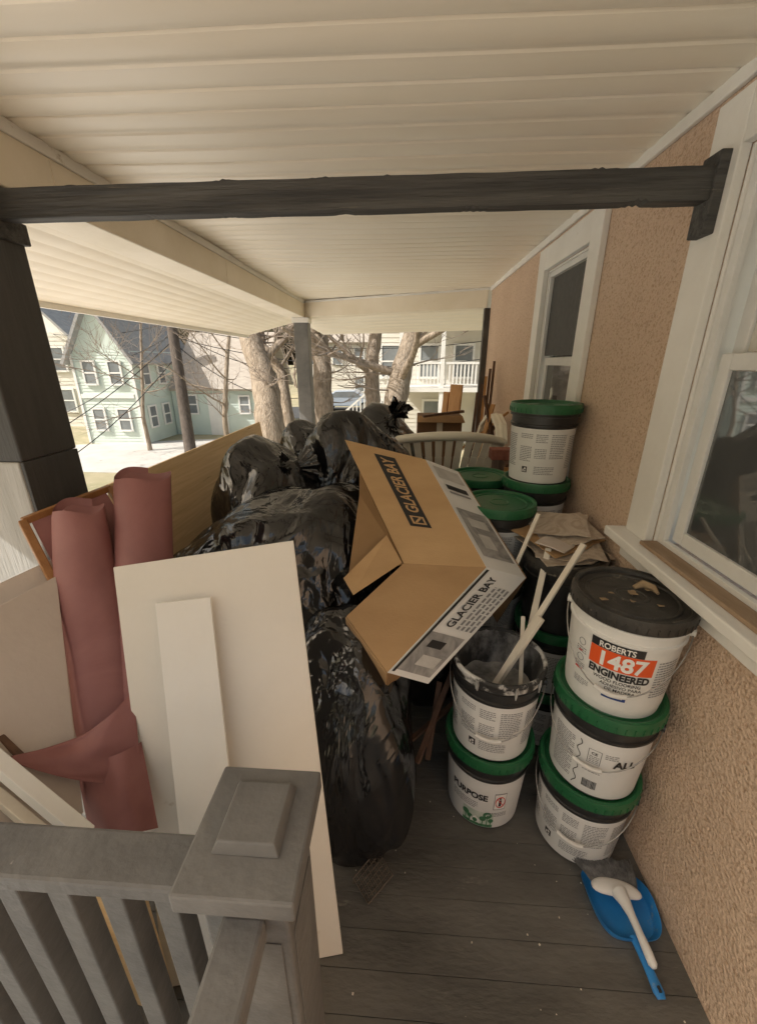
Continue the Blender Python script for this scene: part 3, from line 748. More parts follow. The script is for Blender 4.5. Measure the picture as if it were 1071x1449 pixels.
gq(f2_, st, .10, .90, .48, .90, m_pic, 'product_picture'); gq(f2_, st, .25, .75, .56, .64, m_pic2, 'product_picture', .003); gq(f2_, st, .3, .62, .70, .82, m_pic2, 'product_picture', .003)
fr_ = [V1, V0, E, Wq]
f3 = front_slab('front_panel', fr_, m_card2)  # browner and darker than the top panel, shade toned into it
en = [V0, G, Fq, E]
f4 = front_slab('printed_end', en, m_label)
wl = ((G-V0).length+(Fq-E).length)/2; ll = ((E-V0).length+(Fq-G).length)/2
def fit(txt, size, span):
    v2, _ = text2d(txt, size, 0, 'LEFT'); return span/max(a for a, b in v2)
gtext(f4, en, 'GLACIER BAY', .045, .42, .58, (0, -fit('GLACIER BAY', .045, .50)), (-1/wl, 0), m_ink, bold=.001)
gprint(f4, en, .52, .11, 4, .16, .58)
gq(f4, en, .10, .90, .64, .96, m_pic, 'product_picture')
gq(f4, en, .25, .6, .70, .76, m_ink, 'product_picture', .003); gq(f4, en, .35, .8, .82, .90, m_pic2, 'product_picture', .003)
gq(f4, en, .04, .10, .02, .98, m_ink, 'edge_line', .0024)
fl = [P(547, 757, 1.50), V1+V((-.006, -.004, .004)), P(500, 842, 1.36), P(486, 818, 1.40)]
MB().slab(fl, .004).build('flap', m_card, t, bevel=.0008)
nt_ = (D-A).cross(V1-A).normalized()
if nt_.dot(CP-A) > 0: nt_ = -nt_
a1 = A.lerp(V1, .30); a2 = V1+nt_*.006
MB().slab([a1+nt_*.006, a2, P(493, 818, 1.46), P(509, 700, 1.63)], .004).build('inner_wall', m_cardin, t)  # dark sheet standing in for the carton's shadowed opening
dp = nt_*.22
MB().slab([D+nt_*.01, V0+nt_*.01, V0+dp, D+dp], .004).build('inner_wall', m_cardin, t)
nf = (V0-V1).cross(E-V1).normalized()
if nf.dot(CP-V1) > 0: nf = -nf
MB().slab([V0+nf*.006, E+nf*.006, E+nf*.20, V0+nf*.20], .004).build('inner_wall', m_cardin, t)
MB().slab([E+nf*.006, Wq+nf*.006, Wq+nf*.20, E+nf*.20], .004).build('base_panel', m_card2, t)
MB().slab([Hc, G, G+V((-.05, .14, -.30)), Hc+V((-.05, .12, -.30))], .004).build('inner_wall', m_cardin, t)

# ================================================================ PANELS, PAPER, BOARDS (left side)
BRp = V((-.142, .657, .004)); TR = P(415, 765, 1.15); TL = P(160, 803, 1.10)
BLp = V((-.612, .560, .004))
q = [BLp, BRp, TR, TL]
big = MB().slab([q[0], q[3], q[2], q[1]], .0125).build('drywall_board', m_dry, None, bevel=.0015)
tagp(big, 'large white drywall sheet leaning upright behind the newel post', 'drywall')
nb = (BRp-BLp).cross(TL-BLp).normalized()
if nb.dot(CP-BLp) < 0: nb = -nb
def onplane(p, off): return p - nb*((p-BLp).dot(nb)) + nb*off
o1 = onplane(P(217, 856, 1.065), .040); o2 = onplane(P(294, 848, 1.078), .034)
dd = ((BLp-TL)*.55+(BRp-TR)*.45)
k1 = (o1.z-.004)/(-dd.z); k2 = (o2.z-.004)/(-dd.z)
b1 = o1+dd*k1; b2 = o2+dd*k2; b1 += nb*.05; b2 += nb*.05
sp = MB().slab([b1, o1, o2, b2], .013).build('drywall_strip', m_dry2, None, bevel=.0012)
tagp(sp, 'narrow white drywall strip leaning on the large white sheet', 'drywall')
def para(TLq, TRq, BRq, th, name, mat, label, cat):
    BLq = TLq+(BRq-TRq)
    o = MB().slab([BLq, TLq, TRq, BRq], th).build(name, mat, None, bevel=.0015); return tagp(o, label, cat)
para(P(-60, 888, 1.03), P(80, 815, 1.24), P(118, 1150, 1.02), .0125, 'drywall_board', m_dryg, 'beige grey drywall sheet leaning at the far left edge, front one', 'drywall')
para(P(-80, 862, 1.10), P(84, 786, 1.32), P(118, 1110, 1.08), .0125, 'drywall_board', m_dryg, 'grey drywall sheet just behind the far left beige sheet', 'drywall')

fa = P(32, 738, 1.30); fb = P(156, 690, 1.50); fc = P(82, 836, 1.24)
ex = (fb-fa); ey = (fc-fa).normalized()*.42
t = empty('framed_board', (fc.x, fc.y, 0.2), 'orange wood framed board leaning behind the rose paper rolls', 'framed board')
exn = ex.normalized()
MB().slab([fa+exn*.02+ey*.02, fb-exn*.02+ey*.02, fb-exn*.02+ey, fa+exn*.02+ey], .006).build('panel', m_paper, t)
for (p, r_) in ((fa, fb), (fa, fa+ey), (fb, fb+ey)):
    MB().bar(p, r_, .023, .023).build('frame_rail', m_frame, t, bevel=.003)

q = [V((-1.17, 1.50, 1.137)), V((-1.17, 3.32, 1.137)), V((-1.02, 3.32, .004)), V((-1.02, 1.50, .004))]
tagp(MB().slab(q, .016).build('plywood_sheet', m_ply, None, bevel=.001), 'long plywood sheet standing along the open left side behind the bags', 'plywood')

def paper_roll(secs, turns, label, name='paper_roll', a0=0.6, wob=.0):
    base = secs[0][0]
    t = empty(name, (base.x, base.y, base.z), label, 'paper roll', None)
    vs = []; fs = []; N = 110
    for i, (c, rx, ry) in enumerate(secs):
        s = i/(len(secs)-1)
        for k in range(N+1):
            a = a0 + turns*2*PI*k/N
            sh = 1 - .22*k/N
            wv = 1 + wob*(1-s)*math.sin(a*4+i*.3) + .05*noise.noise(V((math.cos(a)*1.5, math.sin(a)*1.5, s*4)))
            vs.append(c + V((rx*sh*wv*math.cos(a), ry*sh*wv*math.sin(a), .008*math.sin(a*3)*(1 if i in (0, len(secs)-1) else .3) + (-.030*k/N if i == len(secs)-1 else 0))))
    for i in range(len(secs)-1):
        for k in range(N): fs.append((i*(N+1)+k, i*(N+1)+k+1, (i+1)*(N+1)+k+1, (i+1)*(N+1)+k))
    return t, MB().add(vs, fs).build('rolled_sheet', m_paper, t, smooth=70, recalc=False)
def lerpsecs(keys, n=18):
    out = []
    for i in range(n):
        f = i/(n-1)*(len(keys)-1); k = min(int(f), len(keys)-2); g = f-k; g = g*g*(3-2*g)*.5+g*.5
        a, b = keys[k], keys[k+1]
        out.append((a[0].lerp(b[0], g), a[1]+(b[1]-a[1])*g, a[2]+(b[2]-a[2])*g))
    return out
t, o = paper_roll(lerpsecs([(P(204, 1135, 1.14), .062, .055), (P(208, 960, 1.23), .085, .08), (P(206, 800, 1.34), .094, .085), (P(203, 668, 1.44), .100, .085)]), 1.7,
    'smooth upright roll of rose paper, the taller one next to the plywood', a0=1.9)
t, o = paper_roll(lerpsecs([(P(152, 1090, 1.13), .070, .045), (P(148, 1010, 1.17), .100, .07), (P(140, 890, 1.25), .110, .08), (P(120, 790, 1.30), .096, .075), (P(112, 712, 1.33), .082, .07)]), 1.35,
    'crumpled rose paper roll with torn flaps at its foot, left of the taller roll', a0=1.7, wob=.08)
def sheetpts(rows, name, parent, sub=7, amp=.004, crz=.009, seed=1):
    nr = len(rows); vs = []; fs = []
    def cr(p0, p1, p2, p3, t): return .5*((2*p1)+(p2-p0)*t+(2*p0-5*p1+4*p2-p3)*t*t+(3*p1-p0-3*p2+p3)*t**3)
    def dense(l):
        out = []
        for i in range(len(l)-1):
            for k in range(sub): out.append(cr(l[max(i-1, 0)], l[i], l[i+1], l[min(i+2, len(l)-1)], k/sub))
        out.append(l[-1]); return out
    dr = [dense(r) for r in rows]
    cols = [dense([dr[i][j] for i in range(nr)]) for j in range(len(dr[0]))]
    nc, nrr = len(cols), len(cols[0])
    for j in range(nc):
        for i in range(nrr):
            p = cols[j][i]
            cz = abs(noise.noise(V((j*.10+i*.16, i*.12-j*.08, seed))))
            vs.append(p + (CP-p).normalized()*(amp*noise.noise(V((j*.22, i*.25, seed))) - crz*cz))
    for j in range(nc-1):
        for i in range(nrr-1): fs.append((j*nrr+i, j*nrr+i+1, (j+1)*nrr+i+1, (j+1)*nrr+i))
    return MB().add(vs, fs).build(name, m_paper, parent, smooth=60, recalc=False)
sheetpts([[P(108, 1044, 1.07), P(130, 1032, 1.07), P(160, 1008, 1.085), P(188, 978, 1.12)],
          [P(60, 1060, 1.01), P(104, 1054, 1.045), P(150, 1044, 1.06), P(194, 1030, 1.10)],
          [P(2, 1073, .955), P(62, 1080, .99), P(124, 1086, 1.025), P(198, 1084, 1.08)],
          [P(3, 1075, .955), P(64, 1094, .985), P(120, 1106, 1.015), P(198, 1112, 1.07)]], 'torn_flap', o, seed=3)
sheetpts([[P(108, 1082, 1.07), P(140, 1076, 1.055), P(170, 1066, 1.06), P(200, 1050, 1.10)],
          [P(116, 1128, 1.045), P(148, 1126, 1.025), P(180, 1120, 1.03), P(212, 1110, 1.08)],
          [P(126, 1176, 1.03), P(156, 1181, 1.0), P(190, 1179, 1.01), P(224, 1172, 1.06)]], 'torn_flap', o, seed=8)

def trim(p0, p1, wd, ht, mat, label, name='trim_strip', cat='trim', group=None):
    o = MB().bar(p0, p1, wd, ht).build(name, mat, None, bevel=.002); return tagp(o, label, cat, group)
trim(P(-60, 1032, .95), P(124, 1185, .90), .03, .045, m_trim, 'white moulding strip slanting down at the lower left, in front of the grey sheet')
trim(P(-60, 1080, .95), P(95, 1208, .91), .022, .035, m_stick, 'pale moulding strip just below the white slanting moulding')
trim(P(-60, 985, 1.0), P(34, 1075, .985), .014, .014, m_brown, 'dark thin strip above the white slanting moulding', 'trim_strip')
q = [V((-1.1, .60, .004)), V((-.55, .52, .004)), V((-.62, .60, .42)), V((-1.15, .72, .42))]
tagp(MB().slab(q, .012).build('plywood_scrap', m_ply, None), 'plywood offcut standing behind the balusters', 'plywood')
q = [V((-1.26, .48, .004)), V((-.72, .44, .004)), V((-.76, .50, .30)), V((-1.28, .56, .34))]
tagp(MB().slab(q, .012).build('drywall_scrap', m_dry, None), 'white drywall offcut standing low behind the balusters', 'drywall')
t = empty('yellow_carton', P(20, 1150, 1.02), 'flattened yellowish carton tucked under the slanting mouldings', 'carton')
MB().slab([P(-50, 1100, 1.02), P(70, 1130, 1.02), P(85, 1215, .98), P(-50, 1200, .97)], .02).build('cardboard', m_card, t)

# ================================================================ STICKS AND BOARDS ON THE RIGHT
def stick(p0, p1, wd, ht, label, mat=m_stick): return trim(p0, p1, wd, ht, mat, label, 'trim_stick', 'stick')
stick(P(690, 985, 1.40), P(826, 770, 1.36), .020, .010, 'long pale trim stick rising right from the open pail, tallest one')
stick(P(696, 976, 1.42), P(766, 874, 1.35), .026, .013, 'short thick pale stick in the open pail, below the tallest')
stick(P(736, 975, 1.40), P(740, 872, 1.45), .014, .008, 'thin upright pale stick at the back of the open pail')
stick(P(730, 800, 1.60), P(762, 727, 1.64), .016, .009, 'pale stick leaning beside the printed carton corner')
stick(P(748, 900, 1.46), P(776, 776, 1.56), .022, .008, 'pale strip standing against the pails under the worn sheets')
def board(cx, cy, cz, sx, sy, rz, tx, ty, label, mat=m_tile, seed=1):
    mt = Matrix.Translation((cx, cy, cz)) @ Matrix.Rotation(rz, 4, 'Z') @ Matrix.Rotation(tx, 4, 'X') @ Matrix.Rotation(ty, 4, 'Y')
    r2 = random.Random(seed)
    c = [(-1, -1), (.2, -1), (.55, -.84), (1, -.9), (.96, .3), (1, 1), (-.1, .95), (-.4, 1), (-1, .96), (-.93, 0)]
    pts = [mt @ V((sx/2*a*(1-r2.random()*.09), sy/2*b*(1-r2.random()*.09), 0)) for a, b in c]
    o = MB().slab(pts, .004).build('worn_board', mat, None, bevel=.0005)
    return tagp(o, label, 'board')
board(.645, 1.545, .897, .31, .31, .25, .03, .02, 'worn patterned sheet lying lowest on the pail by the wall', seed=1)
board(.665, 1.56, .912, .27, .33, -.22, .06, -.05, 'worn patterned sheet second from the bottom on the wall pail', seed=2)
board(.635, 1.575, .930, .30, .26, .52, .09, -.02, 'flattened cardboard piece third from the bottom on the wall pail', m_card2, seed=3)
board(.665, 1.60, .950, .26, .24, .1, .13, -.12, 'worn patterned sheet fourth from the bottom on the wall pail', seed=4)
board(.61, 1.50, .936, .20, .12, .9, .10, .09, 'pale torn paper sheet lying askew on the wall pail', m_dryg, seed=6)
board(.655, 1.61, .968, .22, .20, -.35, .16, -.06, 'worn patterned sheet lying uppermost on the wall pail', seed=5)
for i, (p0, p1, lb) in enumerate(((P(590, 1080, 1.50), P(640, 950, 1.6), 'dark brown lath leaning in the gap behind the open pail'),
                  (P(605, 1075, 1.56), P(622, 965, 1.6), 'short dark lath standing in the gap left of the open pail'),
                  (P(578, 1050, 1.55), P(655, 985, 1.64), 'dark lath lying lowest in the gap behind the open pail'))):
    trim(p0, p1, .02, .012, m_brown, lb, 'lath', 'stick')
t = empty('wire_grate', (-.07, .83, 0), 'small dark wire grate poking out at the foot of the tall bag', 'grate')
ca, sa = math.cos(.75), math.sin(.75)
def gp(a, b): return V((-.068+a*ca-b*sa, .834+a*sa+b*ca, .014+max(0, .04+(a*sa+b*ca))*.5))
mb = MB()
for k in range(7): mb.tube([gp(-.05, -.038+k*.01267), gp(.05, -.038+k*.01267)], .0015, 6)
for k in range(9): mb.tube([gp(-.05+k*.0125, -.038)+V((0, 0, .0018)), gp(-.05+k*.0125, .038)+V((0, 0, .0018))], .0015, 6)
mb.build('mesh', m_rust, t, smooth=60)
MB().tube([gp(-.05, -.038), gp(.05, -.038), gp(.05, .038), gp(-.05, .038), gp(-.05, -.038)], .003, 8).build('rim', m_rust, t, smooth=60)
for a, b in ((-.05, .038), (.05, .038)):
    q = gp(a, b); MB().tube([q, V((q.x, q.y, .003))], .0028, 8).build('foot', m_rust, t, smooth=60)

# ================================================================ DUSTPAN AND BRUSH
t = empty('dustpan', (.705, .80, 0), 'blue plastic dustpan lying on the floor by the stucco wall', 'dustpan')
W_, Lh = .098, .10
def se(a, e=.55):
    return (math.copysign(abs(math.cos(a))**e, math.cos(a))*W_, math.copysign(abs(math.sin(a))**e, math.sin(a))*Lh)
vs = []; fs = []; N = 48
rings = [(0.0, .004), (.72, .004), (.86, .008), (.97, .034), (1.0, .036), (1.0, .030), (.90, .002), (0.0, .001)]
for s, z in rings:
    for k in range(N):
        x, y = se(2*PI*k/N); fz = z
        if y > .02: fz = .004 + (z-.004)*max(0.08, 1-(y-.02)/.06)
        tap = 1 - .12*(y < 0)*(-y/Lh)
        vs.append(V((.705+x*s*tap, .825+y*s, fz)))
for i in range(len(rings)-1):
    for k in range(N): fs.append((i*N+k, i*N+(k+1) % N, (i+1)*N+(k+1) % N, (i+1)*N+k))
MB().add(vs, fs).build('tray', m_blue, t, smooth=50)
mb = MB().tube([(.700, .735, .030), (.702, .70, .032), (.705, .66, .030), (.708, .625, .024), (.709, .612, .022)], [.014, .0125, .013, .015, .011], 14)
for p in mb.v: p.z = .026+(p.z-.026)*.6
mb.build('handle', m_blue, t, smooth=60)
MB().tube([(.7075, .632, .0365), (.7085, .620, .0365)], .004, 10).build('hanging_hole', m_ink, t)
t = empty('hand_brush', (.70, .83, .006), 'white handled brush with grey bristles lying in the blue dustpan', 'brush')
mb = MB(); vs = []; fs = []; N = 20
for k in range(27):
    x = -.070+.14*k/26; s = (1-abs(x/.072)**3)**.5 if abs(x) < .072 else .05
    s = max(s, .15)
    for q in range(N):
        a = 2*PI*q/N; vs.append(V((.692+x, .842-x*.12+.024*s*math.cos(a)-.0006*(x*100)**2*.2, .05+.013*s*math.sin(a))))
for k in range(26):
    for q in range(N): fs.append((k*N+q, k*N+(q+1) % N, (k+1)*N+(q+1) % N, (k+1)*N+q))
fs.append(tuple(range(N))); fs.append(tuple(26*N+q for q in range(N)))
mb.add(vs, fs).build('brush_head', m_brush, t, smooth=60)
MB().tube([(.696, .828, .055), (.700, .80, .060), (.703, .77, .060), (.707, .73, .056), (.711, .695, .050), (.713, .67, .046), (.7135, .662, .045)], [.024, .017, .0115, .0105, .0125, .012, .006], 14).build('handle', m_brush, t, smooth=60)
mb = MB()
for k in range(800):
    x = rnd.uniform(-.068, .068); yy = rnd.uniform(.004, .022)
    p = V((.692+x, .845-.12*x+yy, .048)); sp_ = V((x*.35+rnd.uniform(-.006, .006), .066+rnd.uniform(-.008, .010), -.018+rnd.uniform(-.010, .012)))
    mb.tube([p, p+sp_*.5+V((0, 0, .004)), p+sp_], .0012, 4)
mb.build('bristles', m_brist, t)

# ================================================================ CHAIR AND THINGS AT THE BACK
t = empty('resin_chair', (.285, 2.72, 0.0), 'cream resin garden chair with fanned back slats, tipped forward behind the pails', 'chair', rot=(-R(16), 0, R(4)))
t.location.z = .10
S = 1.15; SXW = 1.24
def bk(s, z):
    f = (z-.42)/.44
    wdt = .16+.13*f
    return V((wdt*s*SXW, (-.03-.20*(1-s*s)*(.6+.5*f) - .15*f+.05), z))*S
mb = MB()
for k in range(13):
    s = -1+2*k/12
    pts = [bk(s, z) for z in (.42, .53, .64, .75, .84)]
    for a, b in zip(pts[:-1], pts[1:]): mb.bar(a, b, .042, .014, up=(0, -1, .3), w1=.046)
mb.build('back_slats', m_chair, t, bevel=.003, local=True)
MB().tube([bk(-1+2*k/24, .845+.012*(1-(-1+2*k/24)**2)) for k in range(25)], .030, 10).build('back_rim', m_chair, t, smooth=60, local=True)
MB().tube([bk(-1+2*k/24, .43) for k in range(25)], .018, 10).build('back_rail', m_chair, t, smooth=60, local=True)
mb = MB()
mb.bar(V((-.215*SXW, .18, .42))*S, V((.215*SXW, .18, .42))*S, .50*S, .012)
for k in range(8):
    yy = -.02+k*.056; mb.bar(V((-.20*SXW, yy, .428))*S, V((.20*SXW, yy, .428))*S, .034*S, .012)
mb.build('seat', m_chair, t, bevel=.003, local=True)
for sg in (-1, 1):
    pts = [V((sg*.285*SXW, -.12, .84))*S, V((sg*.295*SXW, -.06, .95))*S, V((sg*.30*SXW, .06, 1.03))*S, V((sg*.305*SXW, .22, 1.05))*S, V((sg*.30*SXW, .36, 1.01))*S, V((sg*.28*SXW, .43, .90))*S]
    mb = MB()
    for a, b in zip(pts[:-1], pts[1:]): mb.bar(a, b, .08, .034)
    mb.tube(pts, .024, 8)
    mb.build('arm', m_chair, t, bevel=.006, local=True)
    MB().tube([V((sg*.28*SXW, .43, .92))*S, V((sg*.25*SXW, .42, .42))*S, V((sg*.27*SXW, .46, 0))*S], [.030, .028, .018], 10).build('leg', m_chair, t, smooth=60, local=True)
    MB().tube([V((sg*.21*SXW, -.06, .43))*S, V((sg*.24*SXW, -.16, 0))*S], [.024, .018], 10).build('leg', m_chair, t, smooth=60, local=True)
t = empty('brown_carton', (.34, 3.75, 0), 'tall brown carton toned dark for shade behind the resin chair', 'carton')
boxmb(.12, .50, 3.60, 3.84, 0, 1.16).build('box', m_cardshade, t, bevel=.003)
MB().slab([V((.12, 3.60, 1.162)), V((.50, 3.60, 1.162)), V((.51, 3.50, 1.12)), V((.11, 3.50, 1.12))], .004).build('flap', m_cardin, t)
MB().bar((.31, 3.5985, 1.158), (.31, 3.5985, .2), .05, .001, up=(0, 1, 0)).build('tape', m_stick, t)
trim(V((.40, 3.90, .004)), V((.48, 3.97, 1.40)), .14, .02, m_orange, 'orange plank standing upright behind the tall brown carton', 'plank', 'plank')
trim(V((.30, 3.95, .004)), V((.40, 4.05, 1.33)), .06, .02, m_orange, 'narrow orange plank just left of the upright orange plank', 'plank', 'plank')
for k, (lb) in enumerate(('leftmost', 'second', 'third', 'fourth', 'rightmost')):
    x0 = .50+.045*k
    trim(V((x0, 3.25+.06*k, .004)), V((.60+.045*k, 3.55+.08*k, 1.36+.06*k)), .022, .014, m_brown if k != 2 else m_orange, lb+' of the five long laths leaning at the far end of the wall', 'lath', 'stick')
trim(V((.46, 3.40, .9)), V((.78, 3.20, 1.24)), .03, .016, m_orange, 'orange wood scrap slanting across the long laths', 'wood_scrap', 'wood scrap')
trim(V((.50, 3.16, .95)), V((.76, 3.30, 1.17)), .05, .014, m_brown, 'dark wood scrap crossing low in front of the long laths', 'wood_scrap', 'wood scrap')
trim(V((.56, 3.10, .9)), V((.66, 3.18, 1.30)), .035, .014, m_orange, 'orange brown wood scrap standing in front of the long laths', 'wood_scrap', 'wood scrap')
trim(V((.70, 3.05, .9)), V((.60, 3.22, 1.36)), .03, .014, m_brown, 'dark wood scrap leaning left in front of the long laths', 'wood_scrap', 'wood scrap')
trim(V((.16, 3.48, 1.172)), V((.50, 3.56, 1.205)), .04, .02, m_brown, 'dark wood scrap lying on top of the tall brown carton', 'wood_scrap', 'wood scrap')
mb = boxmb(.55, .75, 2.55, 2.65, 1.02, 1.085)
tagp(mb.build('brick', m_brick, None, bevel=.004), 'reddish brick block lying behind the tall pail stack', 'brick')
t = empty('crate', (.67, 2.68, 0), 'brown wooden crate holding up the reddish block by the wall', 'crate')
boxmb(.62, .79, 2.46, 2.86, 0, 1.018).build('body', m_brown, t, bevel=.004)
for z in (.12, .38, .64, .9): boxmb(.61, .80, 2.447, 2.459, z, z+.1).build('slat', m_orange, t, bevel=.002)

# ================================================================ OUTSIDE
GZ = -1.8
mb = MB()
mb.quad([(-400, -400, GZ), (400, -400, GZ), (400, 400, GZ), (-400, 400, GZ)])
tagp(mb.build('ground', m_lawn), 'dry winter lawn', 'ground', kind='structure')
MB().quad([(-17, 12.4, GZ+.004), (-6.5, 12.4, GZ+.004), (-6.5, 19.4, GZ+.004), (-14, 16.9, GZ+.004)]).build('driveway', m_drive)
tagp(bpy.data.objects['driveway'], 'worn concrete driveway', 'driveway', kind='structure')
MB().quad([(-60, 26, GZ+.004), (60, 26, GZ+.004), (60, 33, GZ+.004), (-60, 33, GZ+.004)]).build('road', m_asph)
tagp(bpy.data.objects['road'], 'street beyond the trees', 'road', kind='structure')
MB().quad([(-14.0, -16, GZ+.008), (-1.6, -16, GZ+.008), (-1.6, 10.3, GZ+.008), (-14.0, 10.3, GZ+.008)]).build('bounce_paving', m_conc)  # paving added to throw sunlight up under the porch ceiling
tagp(bpy.data.objects['bounce_paving'], 'pale paving added to bounce light into the porch', 'bounce_paving', kind='structure')

def siding(mb, x0, x1, y0, y1, z0, z1, st=.16):
    z = z0
    while z < z1-.01:
        z2 = min(z+st, z1); o = .02
        mb.add([(x0-o, y0-o, z), (x1+o, y0-o, z), (x1+o, y1+o, z), (x0-o, y1+o, z), (x0, y0, z2), (x1, y0, z2), (x1, y1, z2), (x0, y1, z2)],
               [(0, 1, 5, 4), (1, 2, 6, 5), (2, 3, 7, 6), (3, 0, 4, 7), (0, 3, 2, 1)])
        z = z2
def hwin(par, axis, c, wd, ht, pos, fw=.09):
    a, z = c
    def bx(a0, a1, z0, z1, d0, d1):
        if axis == 'y': return (a0, a1, pos-d1, pos-d0, z0, z1)
        return (pos+d0, pos+d1, a0, a1, z0, z1)
    mb = MB()
    mb.box(*bx(a-wd/2-fw, a-wd/2, z-ht/2-fw, z+ht/2+fw, .0, .07)); mb.box(*bx(a+wd/2, a+wd/2+fw, z-ht/2-fw, z+ht/2+fw, 0, .07))
    mb.box(*bx(a-wd/2, a+wd/2, z+ht/2, z+ht/2+fw, 0, .07)); mb.box(*bx(a-wd/2, a+wd/2, z-ht/2-fw, z-ht/2, 0, .09)); mb.box(*bx(a-wd/2, a+wd/2, z-.03, z+.03, 0, .06))
    w_ = mb.build('window', m_white, par)
    boxmb(*bx(a-wd/2, a+wd/2, z-ht/2, z+ht/2, 0.0, .045)).build('pane', m_hglass, w_)
def gable(mb, x0, x1, y0, y1, ze, zr, axis, ov=.3, th=.12):
    if axis == 'y':
        xm = (x0+x1)/2; sl = (zr-ze)/(xm-x0)
        for s, xe in ((-1, x0-ov), (1, x1+ov)):
            zz = ze-ov*sl
            mb.slab([(xm, y0-ov, zr), (xm, y1+ov, zr), (xe, y1+ov, zz), (xe, y0-ov, zz)] if s < 0 else [(xm, y1+ov, zr), (xm, y0-ov, zr), (xe, y0-ov, zz), (xe, y1+ov, zz)], -th)
    else:
        ym = (y0+y1)/2; sl = (zr-ze)/(ym-y0)
        for s, ye in ((-1, y0-ov), (1, y1+ov)):
            zz = ze-ov*sl
            mb.slab([(x0-ov, ym, zr), (x1+ov, ym, zr), (x1+ov, ye, zz), (x0-ov, ye, zz)] if s > 0 else [(x1+ov, ym, zr), (x0-ov, ym, zr), (x0-ov, ye, zz), (x1+ov, ye, zz)], -th)

t = empty('mint_house', (-11.5, 18.5, GZ), 'mint green clapboard house with a garage wing across the driveway', 'house')
mb = MB(); siding(mb, -13.7, -11.2, 17.2, 22, GZ, 2.0, .13)
mb.add([(-13.7, 17.2, 2.0), (-11.2, 17.2, 2.0), (-12.45, 17.2, 4.0)], [(0, 1, 2)])
mb.build('wall', m_mint, t)
mb = MB(); siding(mb, -11.15, -6.9, 19.8, 25, GZ, .65, .13); mb.build('garage_wall', m_mint, t)
mb = MB(); gable(mb, -13.7, -11.2, 17.2, 22, 2.0, 4.0, 'y'); mb.build('roof', m_shin, t)
mb = MB(); gable(mb, -10.8, -6.9, 19.8, 25, .65, 3.0, 'x'); mb.build('garage_roof', m_shinb, t)
for xx in (-13.74, -11.24): boxmb(xx, xx+.10, 17.14, 17.172, GZ, 1.95).build('corner_trim', m_white, t)
boxmb(-13.6, -11.3, 17.13, 17.17, .14, .30).build('belt_trim', m_white, t)
for c in ((-13.0, 1.15), (-11.9, 1.15), (-13.0, -.75), (-11.9, -.75)): hwin(t, 'y', c, .46, .85, 17.17, .07)
for c in ((18.0, 1.1), (19.2, 1.1), (18.0, -.7), (19.1, -.7)): hwin(t, 'x', c, .46, .85, -11.17, .07)
hwin(t, 'y', (-10.2, -.35), .5, .8, 19.77, .07); hwin(t, 'y', (-7.6, -.35), .42, .75, 19.77, .07)
dr = boxmb(-9.4, -8.5, 19.72, 19.79, GZ, .15).build('door', m_white, t)
boxmb(-8.66, -8.6, 19.68, 19.718, -.9, -.8).build('handle', m_alu, dr)
boxmb(-12.7, -12.25, 19.5, 19.95, 3.6, 4.9).build('chimney', m_brick, t)

t = empty('tan_house', (-20.5, 25, GZ), 'cream house with grey gabled roof at the far left, half hidden by the post', 'house')
mb = MB(); siding(mb, -23.5, -17.2, 22, 28, GZ, 3.0, .2); mb.build('wall', m_cream, t)
mb = MB(); mb.add([(-23.5, 22, 3), (-17.2, 22, 3), (-20.35, 22, 6.2)], [(0, 1, 2)]); mb.build('gable_wall', m_white, t)
mb = MB(); gable(mb, -23.5, -17.2, 22, 28, 3.0, 6.2, 'y', .4); mb.build('roof', m_shin, t)
for c in ((-21.8, 1.7), (-19.6, 1.7), (-18.2, 1.7), (-21.8, -.4), (-19.6, -.4), (-18.2, -.4)): hwin(t, 'y', c, .7, 1.1, 21.97)

t = empty('white_house', (2.5, 20, GZ), 'white two storey house with a railed balcony behind the tree trunks', 'house')
mb = MB(); siding(mb, -1.4, 7, 18.2, 25, GZ, 4.6, .18); mb.build('wall', m_cream, t)
mb = MB(); gable(mb, -1.4, 7, 18.2, 25, 4.6, 7.5, 'x', .5); mb.build('roof', m_shinb, t)
boxmb(-.2, 4.6, 16.3, 18.15, .50, .66).build('balcony_floor', m_white, t)
for xx in (-.15, 1.4, 3.0, 4.5): boxmb(xx-.07, xx+.07, 16.33, 16.47, GZ, 3.2).build('balcony_post', m_white, t)
mb = boxmb(-.08, 4.43, 16.36, 16.44, 1.50, 1.58); mb.box(-.08, 4.43, 16.37, 16.43, .74, .80)
x = 0.0
while x < 4.4:
    mb.box(x-.025, x+.025, 16.375, 16.425, .801, 1.499); x += .14
mb.build('balcony_railing', m_white, t)
boxmb(-.4, 4.8, 16.1, 18.15, 3.2, 3.4).build('balcony_roof', m_shinb, t)
for c in ((-.6, 1.6), (1.0, 1.6), (2.4, 1.6), (3.9, 1.6), (-.6, -.6), (1.2, -.6), (3.4, -.6)): hwin(t, 'y', c, .7, 1.2, 18.17)
mb = MB()
for k in range(9): mb.box(-.2-.3*(k+1), -.2-.3*k-.002, 16.4, 17.4, .46-.25*(k+1), .52-.25*(k+1))
mb.build('stair', m_white, t)
mb = MB(); mb.bar((-.2, 16.42, 1.5), (-2.9, 16.42, -.75), .07, .07)
for k in range(18):
    xx = -.2-.15*k; zz = .5-.125*k; mb.box(xx-.02, xx+.02, 16.40, 16.44, zz-.1, zz+.95)
mb.build('stair_railing', m_white, t)

